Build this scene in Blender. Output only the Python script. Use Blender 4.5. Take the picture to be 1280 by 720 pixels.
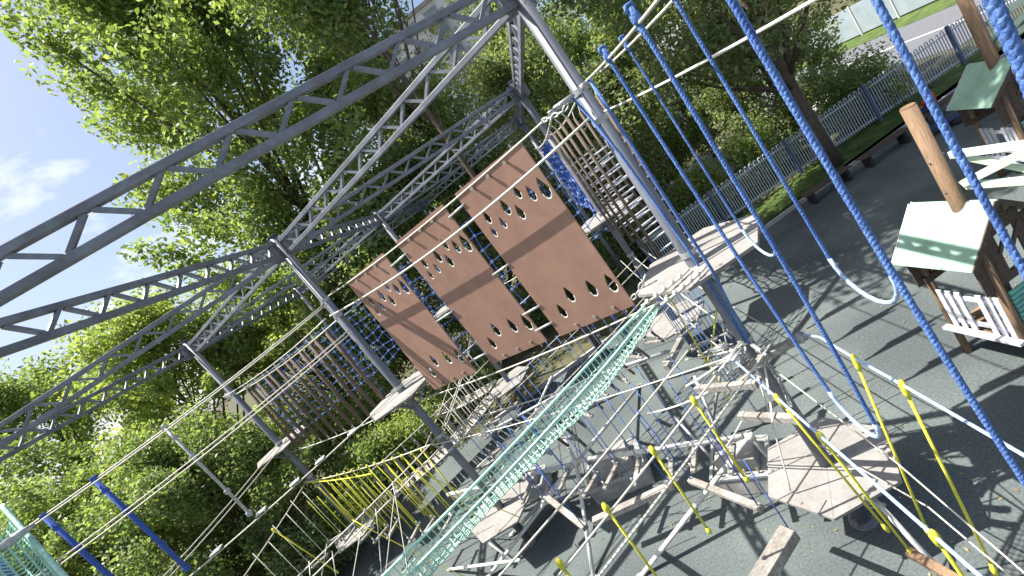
import bpy, bmesh, math, random
import numpy as np
from mathutils import Vector, Matrix
random.seed(7); RNG = np.random.default_rng(7)
for o in list(bpy.data.objects): bpy.data.objects.remove(o)
S = bpy.context.scene; COL = S.collection
# ------------------------------------------------------------------ camera
CZ = 6.7; FPX = 592.5; PIT = math.radians(10.2); ROL = math.radians(37.05)
cd = bpy.data.cameras.new('camera'); cam = bpy.data.objects.new('camera', cd); COL.objects.link(cam)
cd.sensor_width = 36; cd.lens = FPX / 1280 * 36; cd.clip_start = .05; cd.clip_end = 2000
r0 = Vector((1, 0, 0)); u0 = Vector((0, math.sin(PIT), math.cos(PIT))); f0 = Vector((0, math.cos(PIT), -math.sin(PIT)))
cx = r0 * math.cos(ROL) - u0 * math.sin(ROL); cy = r0 * math.sin(ROL) + u0 * math.cos(ROL); czv = -f0
cam.matrix_world = Matrix(((cx.x, cy.x, czv.x, 0), (cx.y, cy.y, czv.y, 0), (cx.z, cy.z, czv.z, CZ), (0, 0, 0, 1)))
S.camera = cam
# ------------------------------------------------------------------ sky and sun
SAZ = math.radians(165); SEL = math.radians(62.5)
w = bpy.data.worlds.new('World'); S.world = w; w.use_nodes = True
nt = w.node_tree; nt.nodes.clear()
wo = nt.nodes.new('ShaderNodeOutputWorld'); bg = nt.nodes.new('ShaderNodeBackground'); bg.inputs[1].default_value = 0.082
sky = nt.nodes.new('ShaderNodeTexSky'); sky.sky_type = 'NISHITA'; sky.sun_disc = False
sky.sun_elevation = SEL; sky.sun_rotation = math.radians(90) - SAZ; sky.air_density = 1.0; sky.dust_density = 3.2; sky.ozone_density = 1.0
tc = nt.nodes.new('ShaderNodeTexCoord'); mp = nt.nodes.new('ShaderNodeMapping'); mp.inputs['Scale'].default_value = (1.6, 1.6, 3.2)
mp.inputs['Location'].default_value = (0.35, 0.2, 0.1)
nz = nt.nodes.new('ShaderNodeTexNoise'); nz.inputs['Scale'].default_value = 1.7; nz.inputs['Detail'].default_value = 7; nz.inputs['Roughness'].default_value = .58
cr = nt.nodes.new('ShaderNodeValToRGB'); cr.color_ramp.elements[0].position = .54; cr.color_ramp.elements[1].position = .72
mx = nt.nodes.new('ShaderNodeMix'); mx.data_type = 'RGBA'; mx.inputs['B'].default_value = (8.6, 8.7, 9.0, 1)
L_ = nt.links.new
L_(tc.outputs['Generated'], mp.inputs['Vector']); L_(mp.outputs[0], nz.inputs['Vector']); L_(nz.outputs[0], cr.inputs[0])
L_(cr.outputs[0], mx.inputs['Factor']); L_(sky.outputs[0], mx.inputs['A']); L_(mx.outputs['Result'], bg.inputs[0]); L_(bg.outputs[0], wo.inputs[0])
sl = bpy.data.lights.new('sun', 'SUN'); sl.energy = 5; sl.angle = math.radians(.4); sl.color = (1, .95, .87)
so = bpy.data.objects.new('sun', sl); COL.objects.link(so)
sd = Vector((math.cos(SAZ) * math.cos(SEL), math.sin(SAZ) * math.cos(SEL), math.sin(SEL)))
so.rotation_euler = sd.to_track_quat('Z', 'Y').to_euler(); so.location = sd * 60
S.render.engine = 'CYCLES'
S.view_settings.view_transform = 'Standard'; S.view_settings.look = 'None'; S.view_settings.gamma = 1
S.view_settings.exposure = 1.25
# ------------------------------------------------------------------ measuring: from a pixel of the photograph to a point of the place
def ray(px, py):
    dx, dy = px - 640, py - 360
    return f0 * FPX + cx * dx - cy * dy
def G(px, py, z=0.0):
    r = ray(px, py); t = (z - CZ) / r.z
    return Vector((r.x * t, r.y * t, z))
# ------------------------------------------------------------------ materials
def mat(name, col, rough=.7, metal=0, noise=8, amt=.25, bump=.15, col2=None, spec=.3, stretch=None, detail=5):
    m = bpy.data.materials.new(name); m.use_nodes = True; t = m.node_tree; b = t.nodes['Principled BSDF']
    b.inputs['Roughness'].default_value = rough; b.inputs['Metallic'].default_value = metal; b.inputs['Specular IOR Level'].default_value = spec
    c = t.nodes.new('ShaderNodeTexCoord'); n = t.nodes.new('ShaderNodeTexNoise'); n.inputs['Scale'].default_value = noise; n.inputs['Detail'].default_value = detail
    n.inputs['Roughness'].default_value = .65
    if stretch:
        p = t.nodes.new('ShaderNodeMapping'); p.inputs['Scale'].default_value = stretch
        t.links.new(c.outputs['Object'], p.inputs[0]); t.links.new(p.outputs[0], n.inputs['Vector'])
    else: t.links.new(c.outputs['Object'], n.inputs['Vector'])
    r = t.nodes.new('ShaderNodeValToRGB'); e = r.color_ramp.elements
    c2 = col2 or [min(1, x * (1 + amt)) for x in col]
    e[0].position = .33; e[1].position = .67
    e[0].color = (*[x * (1 - amt) for x in col], 1); e[1].color = (*c2, 1)
    t.links.new(n.outputs[0], r.inputs[0]); t.links.new(r.outputs[0], b.inputs['Base Color'])
    if bump:
        bp = t.nodes.new('ShaderNodeBump'); bp.inputs['Strength'].default_value = bump; bp.inputs['Distance'].default_value = .02
        t.links.new(n.outputs[0], bp.inputs['Height']); t.links.new(bp.outputs[0], b.inputs['Normal'])
    return m
def leafmat(name, dark, light, tr=.35):
    m = bpy.data.materials.new(name); m.use_nodes = True; t = m.node_tree; b = t.nodes['Principled BSDF']; out = t.nodes['Material Output']
    g = t.nodes.new('ShaderNodeNewGeometry'); r = t.nodes.new('ShaderNodeValToRGB')
    r.color_ramp.elements[0].color = (*dark, 1); r.color_ramp.elements[1].color = (*light, 1)
    t.links.new(g.outputs['Random Per Island'], r.inputs[0]); t.links.new(r.outputs[0], b.inputs['Base Color'])
    b.inputs['Roughness'].default_value = .45; b.inputs['Specular IOR Level'].default_value = .35
    tl = t.nodes.new('ShaderNodeBsdfTranslucent'); h = t.nodes.new('ShaderNodeMix'); h.data_type = 'RGBA'; h.blend_type = 'MULTIPLY'; h.inputs['Factor'].default_value = 1
    h.inputs['B'].default_value = (1.2, 1.28, .55, 1); t.links.new(r.outputs[0], h.inputs['A']); t.links.new(h.outputs['Result'], tl.inputs[0])
    ms = t.nodes.new('ShaderNodeMixShader'); ms.inputs[0].default_value = tr
    t.links.new(b.outputs[0], ms.inputs[1]); t.links.new(tl.outputs[0], ms.inputs[2]); t.links.new(ms.outputs[0], out.inputs[0])
    return m
M = dict(
    steel=mat('painted_grey_steel', (.2, .215, .25), .5, .25, 14, .14, .05, spec=.5),
    pole=mat('grey_pole_paint', (.15, .165, .2), .45, .2, 3, .16, .05, spec=.5, stretch=(6, 6, 1)),
    galv=mat('galvanised_steel', (.42, .44, .45), .45, .5, 20, .25, .1, spec=.5),
    tube=mat('white_painted_tube', (.5, .5, .48), .5, 0, 9, .18, .05),
    cable=mat('pale_wire_cable', (.52, .5, .44), .55, .2, 60, .3, .2),
    deck=mat('weathered_plywood', (.25, .242, .23), .9, 0, 9, .12, .3, detail=14),
    log=mat('brown_round_wood', (.135, .102, .08), .8, 0, 9, .4, .4, stretch=(9, 9, .8)),
    tan=mat('tan_round_wood', (.215, .145, .09), .75, 0, 8, .3, .3, stretch=(9, 9, .7)),
    grey=mat('weathered_grey_timber', (.27, .255, .235), .85, 0, 8, .35, .35, stretch=(2, 8, 2)),
    darkwood=mat('dark_brown_boards', (.085, .062, .05), .8, 0, 8, .35, .3, stretch=(8, 8, .8)),
    panel=mat('brown_climbing_board', (.285, .17, .128), .6, 0, 4.5, .09, .06, spec=.25, detail=14),
    bolt=mat('bolt_metal', (.45, .4, .34), .4, .7, 30, .2, .05, spec=.5),
    blue=mat('blue_rope', (.06, .145, .46), .8, 0, 60, .45, .5, col2=(.14, .27, .64)),
    bluenet=mat('blue_net_cord', (.05, .11, .4), .8, 0, 40, .4, .3),
    paleblue=mat('pale_blue_rope', (.34, .47, .72), .8, 0, 40, .3, .4),
    palewhite=mat('pale_rope_sleeve', (.32, .42, .62), .8, 0, 40, .2, .3),
    white=mat('white_rope', (.68, .66, .6), .85, 0, 50, .2, .4),
    yellow=mat('yellow_rope', (.6, .58, .06), .75, 0, 40, .25, .3),
    green=mat('mint_green_net_cord', (.38, .62, .52), .7, 0, 30, .25, .2),
    roof=mat('mint_green_roof_board', (.24, .39, .305), .7, 0, 3.5, .13, .05),
    roofgreen=mat('pale_green_paint', (.5, .6, .48), .65, 0, 6, .12, .1),
    teal=mat('teal_slat_paint', (.16, .42, .36), .6, 0, 6, .2, .1),
    picket=mat('bluish_white_paint', (.62, .64, .72), .6, 0, 12, .12, .1),
    rubber=mat('rubber_safety_surface', (.108, .127, .127), .95, 0, 26, .28, .7, spec=.08, detail=14),
    lawn=mat('lawn_green', (.045, .085, .02), .95, 0, 1.6, .5, .6, col2=(.1, .15, .035), detail=10),
    earth=mat('mottled_earth_and_grass', (.05, .065, .025), .95, 0, .9, .5, .6, col2=(.12, .11, .06), detail=10),  # dark green mottled with lighter brown at random
    litter=mat('dry_leaf_litter', (.2, .17, .09), .9, 0, 3, .5, 0),
    asphalt=mat('road_asphalt', (.12, .125, .14), .9, 0, 6, .15, .3),
    paint=mat('white_road_paint', (.6, .6, .58), .8, 0, 20, .2, .1),
    kerb=mat('concrete_kerb', (.36, .35, .33), .9, 0, 9, .2, .3),
    concrete=mat('cast_concrete', (.33, .325, .305), .9, 0, 5, .22, .35, detail=9),
    fence=mat('grey_blue_fence_paint', (.52, .57, .64), .55, .1, 10, .15, .1),
    fencepost=mat('blue_grey_fence_post', (.11, .15, .26), .55, .1, 10, .15, .1),
    sheet=mat('pale_sheet_fence', (.3, .36, .4), .6, .1, 1.2, .1, .05),
    bark=mat('grey_brown_bark', (.11, .085, .065), .95, 0, 6, .45, .8, stretch=(5, 5, .8)),
    dark=mat('dark_rubber', (.03, .032, .036), .8, 0, 12, .3, .2),
    wall=mat('pale_house_wall', (.6, .6, .6), .85, 0, 2, .1, .1),  # pale wall, raised further so the colour carries distance haze
    glass=mat('hazed_window_glass', (.2, .22, .25), .15, 0, 3, .2, 0, spec=.6),  # glass lightened so distance haze is part of its colour
    skin=mat('skin', (.45, .27, .19), .6, 0, 9, .1, .05),
    red=mat('red_cloth', (.55, .05, .04), .8, 0, 12, .2, .2),
    navy=mat('navy_cloth', (.03, .045, .12), .8, 0, 12, .2, .2),
    hair=mat('dark_hair', (.03, .02, .015), .7, 0, 40, .3, .3),
    leaf_a=leafmat('leaf_light_green', (.12, .19, .065), (.34, .40, .19), .55),
    leaf_b=leafmat('leaf_mid_green', (.115, .18, .07), (.33, .39, .19), .54),
    leaf_c=leafmat('leaf_dark_green', (.11, .16, .075), (.34, .38, .22), .53),
    leaf_y=leafmat('leaf_yellow_green', (.17, .24, .07), (.42, .47, .2), .56),
)
def stain(m, scale, lo, hi, detail=6, stretch=None):
    t = m.node_tree; b = t.nodes['Principled BSDF']; src = b.inputs['Base Color'].links[0].from_socket
    c = t.nodes.new('ShaderNodeTexCoord'); n = t.nodes.new('ShaderNodeTexNoise'); n.inputs['Scale'].default_value = scale; n.inputs['Detail'].default_value = detail
    mpn = t.nodes.new('ShaderNodeMapping'); mpn.inputs['Scale'].default_value = stretch or (1, 1, 1); t.links.new(c.outputs['Object'], mpn.inputs[0]); t.links.new(mpn.outputs[0], n.inputs['Vector'])
    r = t.nodes.new('ShaderNodeValToRGB'); r.color_ramp.elements[0].position = .36; r.color_ramp.elements[1].position = .64
    r.color_ramp.elements[0].color = (*lo, 1); r.color_ramp.elements[1].color = (*hi, 1); x = t.nodes.new('ShaderNodeMix'); x.data_type = 'RGBA'; x.blend_type = 'MULTIPLY'; x.inputs['Factor'].default_value = 1
    t.links.new(n.outputs[0], r.inputs[0]); t.links.new(src, x.inputs['A']); t.links.new(r.outputs[0], x.inputs['B']); t.links.new(x.outputs['Result'], b.inputs['Base Color'])
stain(M['rubber'], .45, (.72, .72, .74), (1.12, 1.12, 1.1), 8)
stain(M['panel'], 1.3, (.9, .9, .91), (1.08, 1.09, 1.1), 9, (1, 1, .35))
stain(M['steel'], 3, (.78, .76, .74), (1.12, 1.12, 1.14), 8)
stain(M['pole'], 2.2, (.8, .79, .77), (1.12, 1.12, 1.14), 8, (1, 1, .4))
stain(M['deck'], 1.6, (.84, .83, .82), (1.06, 1.06, 1.08), 9)
stain(M['roof'], 1.4, (.93, .94, .92), (1.08, 1.08, 1.08), 8)
stain(M['blue'], 2.5, (.75, .78, .85), (1.25, 1.2, 1.1), 5)
stain(M['tan'], 2, (.7, .7, .72), (1.15, 1.12, 1.1), 7, (1, 1, .3))
stain(M['picket'], 3, (.78, .77, .75), (1.05, 1.05, 1.05), 7)
stain(M['concrete'], 1.5, (.75, .74, .72), (1.1, 1.1, 1.1), 8)
stain(M['grey'], 2.5, (.7, .68, .66), (1.15, 1.15, 1.15), 7)
# ------------------------------------------------------------------ mesh helpers
class MB:
    def __init__(s): s.v = []; s.f = []
    def box(s, c, ax, ay, az):
        c, ax, ay, az = Vector(c), Vector(ax), Vector(ay), Vector(az); b = len(s.v)
        for k in (-1, 1):
            for j in (-1, 1):
                for i in (-1, 1): s.v.append(c + ax * i + ay * j + az * k)
        if ax.cross(ay).dot(az) >= 0:
            fs = [(0, 2, 3, 1), (4, 5, 7, 6), (0, 1, 5, 4), (2, 6, 7, 3), (0, 4, 6, 2), (1, 3, 7, 5)]
        else:
            fs = [(0, 1, 3, 2), (4, 6, 7, 5), (0, 4, 5, 1), (2, 3, 7, 6), (0, 2, 6, 4), (1, 5, 7, 3)]
        s.f += [tuple(b + q for q in f) for f in fs]; return s
    def bar(s, a, b, wd, ht, up=(0, 0, 1)):
        a, b = Vector(a), Vector(b); d = b - a; x = d.normalized(); up = Vector(up)
        if abs(x.dot(up)) > .98: up = Vector((1, 0, 0))
        y = up.cross(x).normalized(); z = x.cross(y)
        return s.box((a + b) / 2, d / 2, y * wd / 2, z * ht / 2)
    def tube(s, pts, r, n=8, cap=True):
        pts = [Vector(p) for p in pts]; m = len(pts); rs = r if isinstance(r, (list, tuple)) else [r] * m
        b = len(s.v); up = None
        for i, p in enumerate(pts):
            d = (pts[min(i + 1, m - 1)] - pts[max(i - 1, 0)]).normalized()
            if up is None:
                up = Vector((0, 0, 1)) if abs(d.z) < .9 else Vector((1, 0, 0))
            y = up - d * up.dot(d); y.normalize(); x = y.cross(d); up = y
            for k in range(n):
                a = 2 * math.pi * k / n; s.v.append(p + (x * math.cos(a) + y * math.sin(a)) * rs[i])
        for i in range(m - 1):
            for k in range(n):
                k2 = (k + 1) % n; s.f.append((b + i * n + k, b + i * n + k2, b + (i + 1) * n + k2, b + (i + 1) * n + k))
        if cap:
            s.f.append(tuple(b + k for k in range(n))[::-1]); s.f.append(tuple(b + (m - 1) * n + k for k in range(n)))
        return s
    def prism(s, poly, z0, z1):
        n = len(poly); b = len(s.v)
        for z in (z0, z1):
            for p in poly: s.v.append(Vector((p[0], p[1], z)))
        s.f.append(tuple(range(b, b + n))[::-1]); s.f.append(tuple(range(b + n, b + 2 * n)))
        for i in range(n):
            j = (i + 1) % n; s.f.append((b + i, b + j, b + n + j, b + n + i))
        return s
    def quad(s, a, b, c, d):
        k = len(s.v); s.v += [Vector(a), Vector(b), Vector(c), Vector(d)]; s.f.append((k, k + 1, k + 2, k + 3)); return s
    def mesh(s, name, m, smooth=False):
        me = bpy.data.meshes.new(name); me.from_pydata([tuple(p) for p in s.v], [], s.f); me.materials.append(m); me.update()
        if smooth: me.polygons.foreach_set('use_smooth', [True] * len(me.polygons))
        return me
    def obj(s, name, m, parent=None, smooth=False, bevel=0):
        o = bpy.data.objects.new(name, s.mesh(name, m, smooth)); COL.objects.link(o)
        if parent: o.parent = parent
        if bevel:
            bv = o.modifiers.new('bevel', 'BEVEL'); bv.width = bevel; bv.segments = 2; bv.limit_method = 'ANGLE'
        return o
def link(name, me, parent=None, loc=None):
    o = bpy.data.objects.new(name, me); COL.objects.link(o)
    if parent: o.parent = parent
    if loc is not None: o.location = loc
    return o
def thing(name, label, cat, loc=(0, 0, 0), rz=0, group=None):
    o = bpy.data.objects.new(name, None); COL.objects.link(o); o.location = loc; o.rotation_euler = (0, 0, rz); o.empty_display_size = .2
    return tag(o, label, cat, group)
def tag(o, label, cat, group=None):
    o['label'] = label; o['category'] = cat
    if group: o['group'] = group
    return o
def dup(root, loc, rz, label, group=None):
    r = root.copy(); COL.objects.link(r); r.location = loc; r.rotation_euler = (0, 0, rz); r['label'] = label
    if group: r['group'] = group
    for ch in list(root.children):
        c = ch.copy(); COL.objects.link(c); c.parent = r
        for g in ch.children:
            d = g.copy(); COL.objects.link(d); d.parent = c
    return r
def struct(o, k='structure'): o['kind'] = k; return o
# ------------------------------------------------------------------ the lattice of poles
LL = 6.629; TH = math.radians(80.954); K3 = math.pi / 3
def ev(a): return Vector((math.cos(a), math.sin(a), 0))
A0 = Vector((1.995, 5.596, 0))
def nd(i, j): return A0 + ev(TH) * (i * LL) + ev(TH + K3) * (j * LL)
N = dict(A=nd(0, 0), B=nd(0, 1), C=nd(0, 2), D=nd(1, 0), F=nd(1, 1), E=nd(-1, 1), G=nd(-1, 2), K=nd(-1, 0), H=nd(1, 2), I=nd(2, 0), M=nd(2, 1))
WHO = dict(A='the thick foreground pole', B='the pole left of the brown panels', C='the pole at far left', D='the pole behind the ladders', F='the far centre pole',
           E='the hidden pole off the left edge', G='the off-frame lower left pole', K='the pole behind the viewer', H='the far left back pole', I='the far back pole', M='the farthest centre pole')
def P(a, b, s, off, z):
    d = (N[b] - N[a]).normalized(); n = Vector((-d.y, d.x, 0)); q = N[a] + d * s + n * off; return Vector((q.x, q.y, z))
def sagline(a, b, sag, n=14):
    a, b = Vector(a), Vector(b); return [a.lerp(b, i / n) - Vector((0, 0, sag * 4 * (i / n) * (1 - i / n))) for i in range(n + 1)]
# ------------------------------------------------------------------ ground
gm = MB(); gm.quad((-700, -700, -.012), (700, -700, -.012), (700, 700, -.012), (-700, 700, -.012)); struct(gm.obj('ground', M['earth']))
MB().quad((-12.5, -9, 0), (32, -9, 0), (32, 15.6, 0), (-12.5, 17.2, 0)).obj('play_surface', M['rubber'])['kind'] = 'structure'
MB().quad((6.2, 16.13, 0), (40, 13.9, 0), (40, 16.9, 0), (5.6, 18.8, 0)).obj('lawn', M['lawn'])['kind'] = 'structure'
MB().quad((21.2, 19, .004), (28, 19, .004), (31, 90, .004), (24.2, 90, .004)).obj('road', M['asphalt'])['kind'] = 'structure'
struct(MB().quad((24.6, 19, .008), (24.75, 19, .008), (27.8, 90, .008), (27.65, 90, .008)).obj('road_marking', M['paint']))
MB().quad((28.05, 19, 0), (33, 19, 0), (36, 90, 0), (31.05, 90, 0)).obj('verge', M['lawn'])['kind'] = 'structure'
struct(MB().quad((5.5, 25.5, .003), (21.1, 24.5, .003), (22, 34, .003), (5.0, 33, .003)).obj('path', M['kerb']))
kb = MB(); kb.bar((-3.9, 16.85, .05), (9.9, 15.85, .05), .12, .16); kb.bar((9.95, 15.85, .05), (24, 14.95, .05), .12, .16); struct(kb.obj('kerb', M['kerb']))
# ------------------------------------------------------------------ poles
ZT, ZU, ZL = 8.2, 4.6, 1.1
def make_pole():
    t = thing('steel_pole', '', 'pole')
    MB().tube([(0, 0, 0), (0, 0, 8.62)], .089, 24).obj('shaft', M['pole'], t, True)
    MB().tube([(0, 0, 8.622), (0, 0, 8.65)], .105, 24).obj('cap', M['pole'], t)
    MB().tube([(0, 0, .004), (0, 0, .03)], .19, 20).obj('base_plate', M['steel'], t)
    for k in range(6):
        a = TH - math.pi / 2 + k * K3 + math.pi / 2; d = ev(a)
        b = MB(); b.box(d * .17 + Vector((0, 0, 8.34)), d * .085, Vector((-d.y, d.x, 0)) * .006, (0, 0, .21)); g = b.obj('gusset_plate', M['steel'], t)
        if k % 2 == 0:
            for zz in (8.2, 8.34, 8.47): MB().tube([d * .21 + Vector((-d.y, d.x, 0)) * -.018 + Vector((0, 0, zz)), d * .21 + Vector((-d.y, d.x, 0)) * .018 + Vector((0, 0, zz))], .016, 6).obj('bolt', M['bolt'], g)
    for zz in (7.05, 6.65, 4.72, 3.33, 2.95): MB().tube([(0, 0, zz - .035), (0, 0, zz + .035)], .1, 20).obj('clamp_collar', M['galv'], t)
    for i in range(6):
        a = i * 1.047 + .3; MB().tube([(math.cos(a) * .15, math.sin(a) * .15, .03), (math.cos(a) * .15, math.sin(a) * .15, .075)], .018, 6).obj('anchor_bolt', M['bolt'], t)
    return t
PL = dict(A='thick grey steel pole in the foreground right of the brown climbing panels', B='grey steel pole left of the brown panels carrying several trusses',
          C='thin grey steel pole at far left under the lowest truss joint', D='grey steel pole behind the hanging ladders beside a small platform',
          F='grey steel pole far behind the brown panels at the distant truss joint', H='distant grey pole among leaves behind the hanging logs', I='distant grey pole behind the ladders nearly hidden by nearer trusses',
          M='farthest grey pole behind the top of the brown panels', E='grey steel pole out of view at left where the nearest truss ends', G='grey steel pole out of view at lower left')
pr = make_pole(); first = True
for k, lab in PL.items():
    if first: pr.location = N[k]; pr['label'] = lab; pr['group'] = 'poles of the ropes course'; first = False
    else: dup(pr, N[k], 0, lab, 'poles of the ropes course')
# ------------------------------------------------------------------ trusses (Warren lattice, two chords)
TZ0, TZ1 = 8.205, 8.47
def make_truss():
    t = thing('lattice_truss', '', 'truss'); e0 = .1
    MB().bar((e0, 0, TZ1), (LL - e0, 0, TZ1), .075, .075).obj('upper_chord', M['steel'], t, bevel=.008)
    MB().bar((e0, 0, TZ0), (LL - e0, 0, TZ0), .075, .075).obj('lower_chord', M['steel'], t, bevel=.008)
    np_ = 11; pt = LL / np_; me = None; me2 = None
    for i in range(np_):
        x0 = pt * i; xm = x0 + pt / 2
        if me is None:
            b = MB(); b.bar((-pt / 2 + .02, 0, TZ0 + .036), (-.03, 0, TZ1 - .036), .045, .04); me = b.mesh('brace', M['steel'])
            b = MB(); b.bar((.03, 0, TZ1 - .036), (pt / 2 - .02, 0, TZ0 + .036), .045, .04); me2 = b.mesh('brace', M['steel'])
        if i > 0: link('brace', me, t, (xm, 0, 0))
        if i < np_ - 1: link('brace', me2, t, (xm, 0, 0))
    return t
TR = [('E', 'A', 'large dark lattice truss across the upper left nearest the viewer'), ('A', 'B', 'pale lit lattice truss from the foreground pole top to the panel pole'),
      ('A', 'D', 'lattice truss seen nearly end on beside the top of the foreground pole'), ('E', 'B', 'second truss from the top, from the left edge to the panel pole'),
      ('G', 'B', 'third truss from the top, from the left edge to the panel pole'), ('G', 'C', 'lowest lattice truss at the left ending on the thin far left pole'),
      ('B', 'C', 'steep pale lattice truss between the panel pole and the thin far left pole'), ('B', 'D', 'lattice truss behind the panels from their left pole to the pole behind the ladders'),
      ('B', 'F', 'short foreshortened truss with white lit braces from the panel pole to the far joint'), ('C', 'F', 'lattice truss low over the hanging logs towards the far joint'),
      ('D', 'F', 'lattice truss just above the brown panels towards the far joint'), ('C', 'H', 'far lattice truss from the thin left pole into the leaves'), ('F', 'H', 'far lattice truss leaving the distant joint to the left'),
      ('D', 'I', 'lattice truss hidden behind the pole joint above the ladders'), ('F', 'I', 'faint far lattice truss right of the distant joint'), ('I', 'M', 'farthest lattice truss over the tops of the panels'),
      ('F', 'M', 'far lattice truss running straight back from the distant joint'), ('H', 'M', 'farthest lattice truss among leaves at left of the distant joint'), ('E', 'G', 'lattice truss out of view beyond the left edge')]
proto = make_truss()
for i, (a, b, lab) in enumerate(TR):
    d = N[b] - N[a]; rz = math.atan2(d.y, d.x); dz = .0035 * ((i % 3) - 1)
    loc = N[a] + Vector((0, 0, dz))
    if i == 0: proto.location = loc; proto.rotation_euler = (0, 0, rz); proto['label'] = lab; proto['group'] = 'lattice trusses of the roof grid'
    else: dup(proto, loc, rz, lab, 'lattice trusses of the roof grid')
# ------------------------------------------------------------------ hexagonal platforms on the poles
def make_platform():
    t = thing('hexagonal_platform', '', 'platform'); R = .9
    hx = [(R * math.cos(math.radians(52 + 60 * k)), R * math.sin(math.radians(52 + 60 * k))) for k in range(6)]
    for s in (0, 1):                                      # two half decks that clasp the pole, a narrow seam between
        q = [hx[(3 * s + k) % 6] for k in range(4)]
        a, b = Vector(q[0]), Vector(q[3]); m = (b - a).normalized(); n = Vector((-m.y, m.x)) * (1 if Vector(q[1]).dot(Vector((-m.y, m.x))) > 0 else -1)
        arc = [(-m * .1 * math.cos(math.radians(th)) * -1 + n * .1 * math.sin(math.radians(th))) for th in (0, 45, 90, 135, 180)]
        g = n * .0015; poly = [tuple(a + g), q[1], q[2], tuple(b + g)] + [tuple(p + g) for p in arc]
        mb = MB(); mb.prism(poly, -.04, 0); mb.obj('deck_half', M['deck'], t)
    for k in range(3):
        d = ev(math.radians(22 + 120 * k)); mb = MB(); mb.bar(d * .09 + Vector((0, 0, -.45)), d * .62 + Vector((0, 0, -.045)), .04, .04); mb.obj('bracket', M['steel'], t)
    for k in range(6):
        d = ev(math.radians(22 + 60 * k)) * .72; MB().tube([d + Vector((0, 0, .001)), d + Vector((0, 0, .012))], .022, 8).obj('bolt', M['bolt'], t)
    return t
PF = [('A', 4.55, 'weathered hexagonal platform high on the foreground pole', .15, .2), ('B', 4.6, 'weathered hexagonal platform on the pole left of the panels, below their lower edge', 0, 0), ('C', 4.6, 'small grey platform on the thin far left pole beneath the logs', 0, 0),
      ('D', 4.6, 'pale platform at the foot of the hanging ladders behind the panels', 0, 0), ('F', 4.6, 'far platform hidden behind the brown panels', 0, 0),
      ('A', 1.12, 'large low hexagonal platform at lower right with ropes crossing it', 0, 0), ('B', 1.12, 'low hexagonal platform right of the green net\'s lower end, with shadows on it', 0, 0),
      ('C', 1.12, 'low pale platform at lower left among the yellow ropes', 0, 0), ('D', 1.12, 'low pale platform directly below the high foreground platform', 0, 0), ('F', 1.12, 'low grey platform far back below the middle panel', 0, 0), ('H', 1.12, 'low distant platform behind the slatted bridge', 0, 0)]
pf = make_platform()
for i, (k, z, lab, ox, oy) in enumerate(PF):
    loc = N[k] + Vector((ox, oy, z))
    if i == 0: pf.location = loc; pf['label'] = lab; pf['group'] = 'hexagonal platforms on the poles'
    else: dup(pf, loc, math.radians([0, 0, 7, -6, 4][i % 5]), lab, 'hexagonal platforms on the poles')
# ------------------------------------------------------------------ cables
def cable(name, label, pts, r=.011, m='cable', cat='cable', group='wire cables of the ropes course', n=6):
    o = MB().tube(pts, r, n).obj(name, M[m], None, True); return tag(o, label, cat, group)
def span(a, b, off, z, sag=.06, z2=None): return sagline(P(a, b, .1, off * .3, z), P(a, b, LL - .1, off, z2 or z), sag) if False else sagline(P(a, b, .02, off, z), P(a, b, LL - .02, off, z2 or z), sag)
CB = [('A', 'B', 0, 7.08, 'wire cable carrying the top edges of the brown panels'), ('A', 'B', .16, 6.74, 'pale hand cable crossing in front of the brown panels'), ('A', 'B', 0, 4.28, 'cable under the lower edges of the brown panels'),
      ('B', 'C', .25, 6.75, 'upper hand cable in front of the hanging logs'), ('B', 'C', 0, 6.6, 'cable the hanging logs are tied to'), ('B', 'C', 0, 4.3, 'lower cable under the feet of the hanging logs'), ('B', 'C', .25, 3.33, 'cable the yellow ropes between the two left poles hang from'),
      ('B', 'G', 0, 7.0, 'upper cable at left that the blue sleeved rods hang from'), ('B', 'G', .14, 6.96, 'second upper cable close beside the one holding the rods'), ('B', 'G', 0, 4.68, 'foot cable under the hanging rods at left'), ('B', 'G', .35, 6.3, 'hand cable below the rods\' upper cables at left'), ('B', 'G', .5, 6.24, 'lower left hand cable running beside another close one'), ('B', 'G', 0, 3.33, 'lower cable across the dark lower left corner'), ('B', 'G', .5, 3.3, 'lowest pale cable across the lower left corner'),
      ('C', 'G', 0, 4.7, 'cable from the thin left pole down to the lower left corner'), ('C', 'G', .3, 4.66, 'twin of the cable from thin left pole to lower left corner'), ('C', 'G', 0, 3.33, 'low cable from the thin left pole running towards the viewer'),
      ('A', 'E', 0, 3.35, 'low cable with yellow rope knots left of the foreground pole'), ('A', 'E', .45, 3.35, 'low cable without knots parallel to the yellow knotted one'), ('A', 'E', -.8, 3.33, 'low cable holding the far end of the grey swinging bar'), ('A', 'D', 0, 7.05, 'upper cable over the hanging ladders'), ('A', 'D', .45, 7.0, 'second cable over the hanging ladders'), ('A', 'D', 0, 3.33, 'low cable behind the foreground pole'),
      ('D', 'B', 0, 2.2, 'pale low rail cable behind the green net, upper one'), ('D', 'B', .5, 1.75, 'pale low rail cable behind the green net, lower one'), ('C', 'F', 0, 2.2, 'hand cable over the slatted plank bridge'), ('C', 'F', 0, 6.6, 'cable the blue cargo net behind the logs hangs from'), ('D', 'I', 0, 6.9, 'cable above the far blue net'),
      ('A', 'K', 0, 7.09, 'wire cable at top right that the blue rope loops hang from'), ('A', 'K', .27, 7.08, 'parallel cable at top right for the thinner blue loops'), ('D', 'B', 0, 4.4, 'far cable seen between the brown panels'), ('D', 'F', 0, 4.4, 'far foot cable behind the middle panel'), ('B', 'F', 0, 3.33, 'cable from panel pole to the far pole above the slats')]
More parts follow.
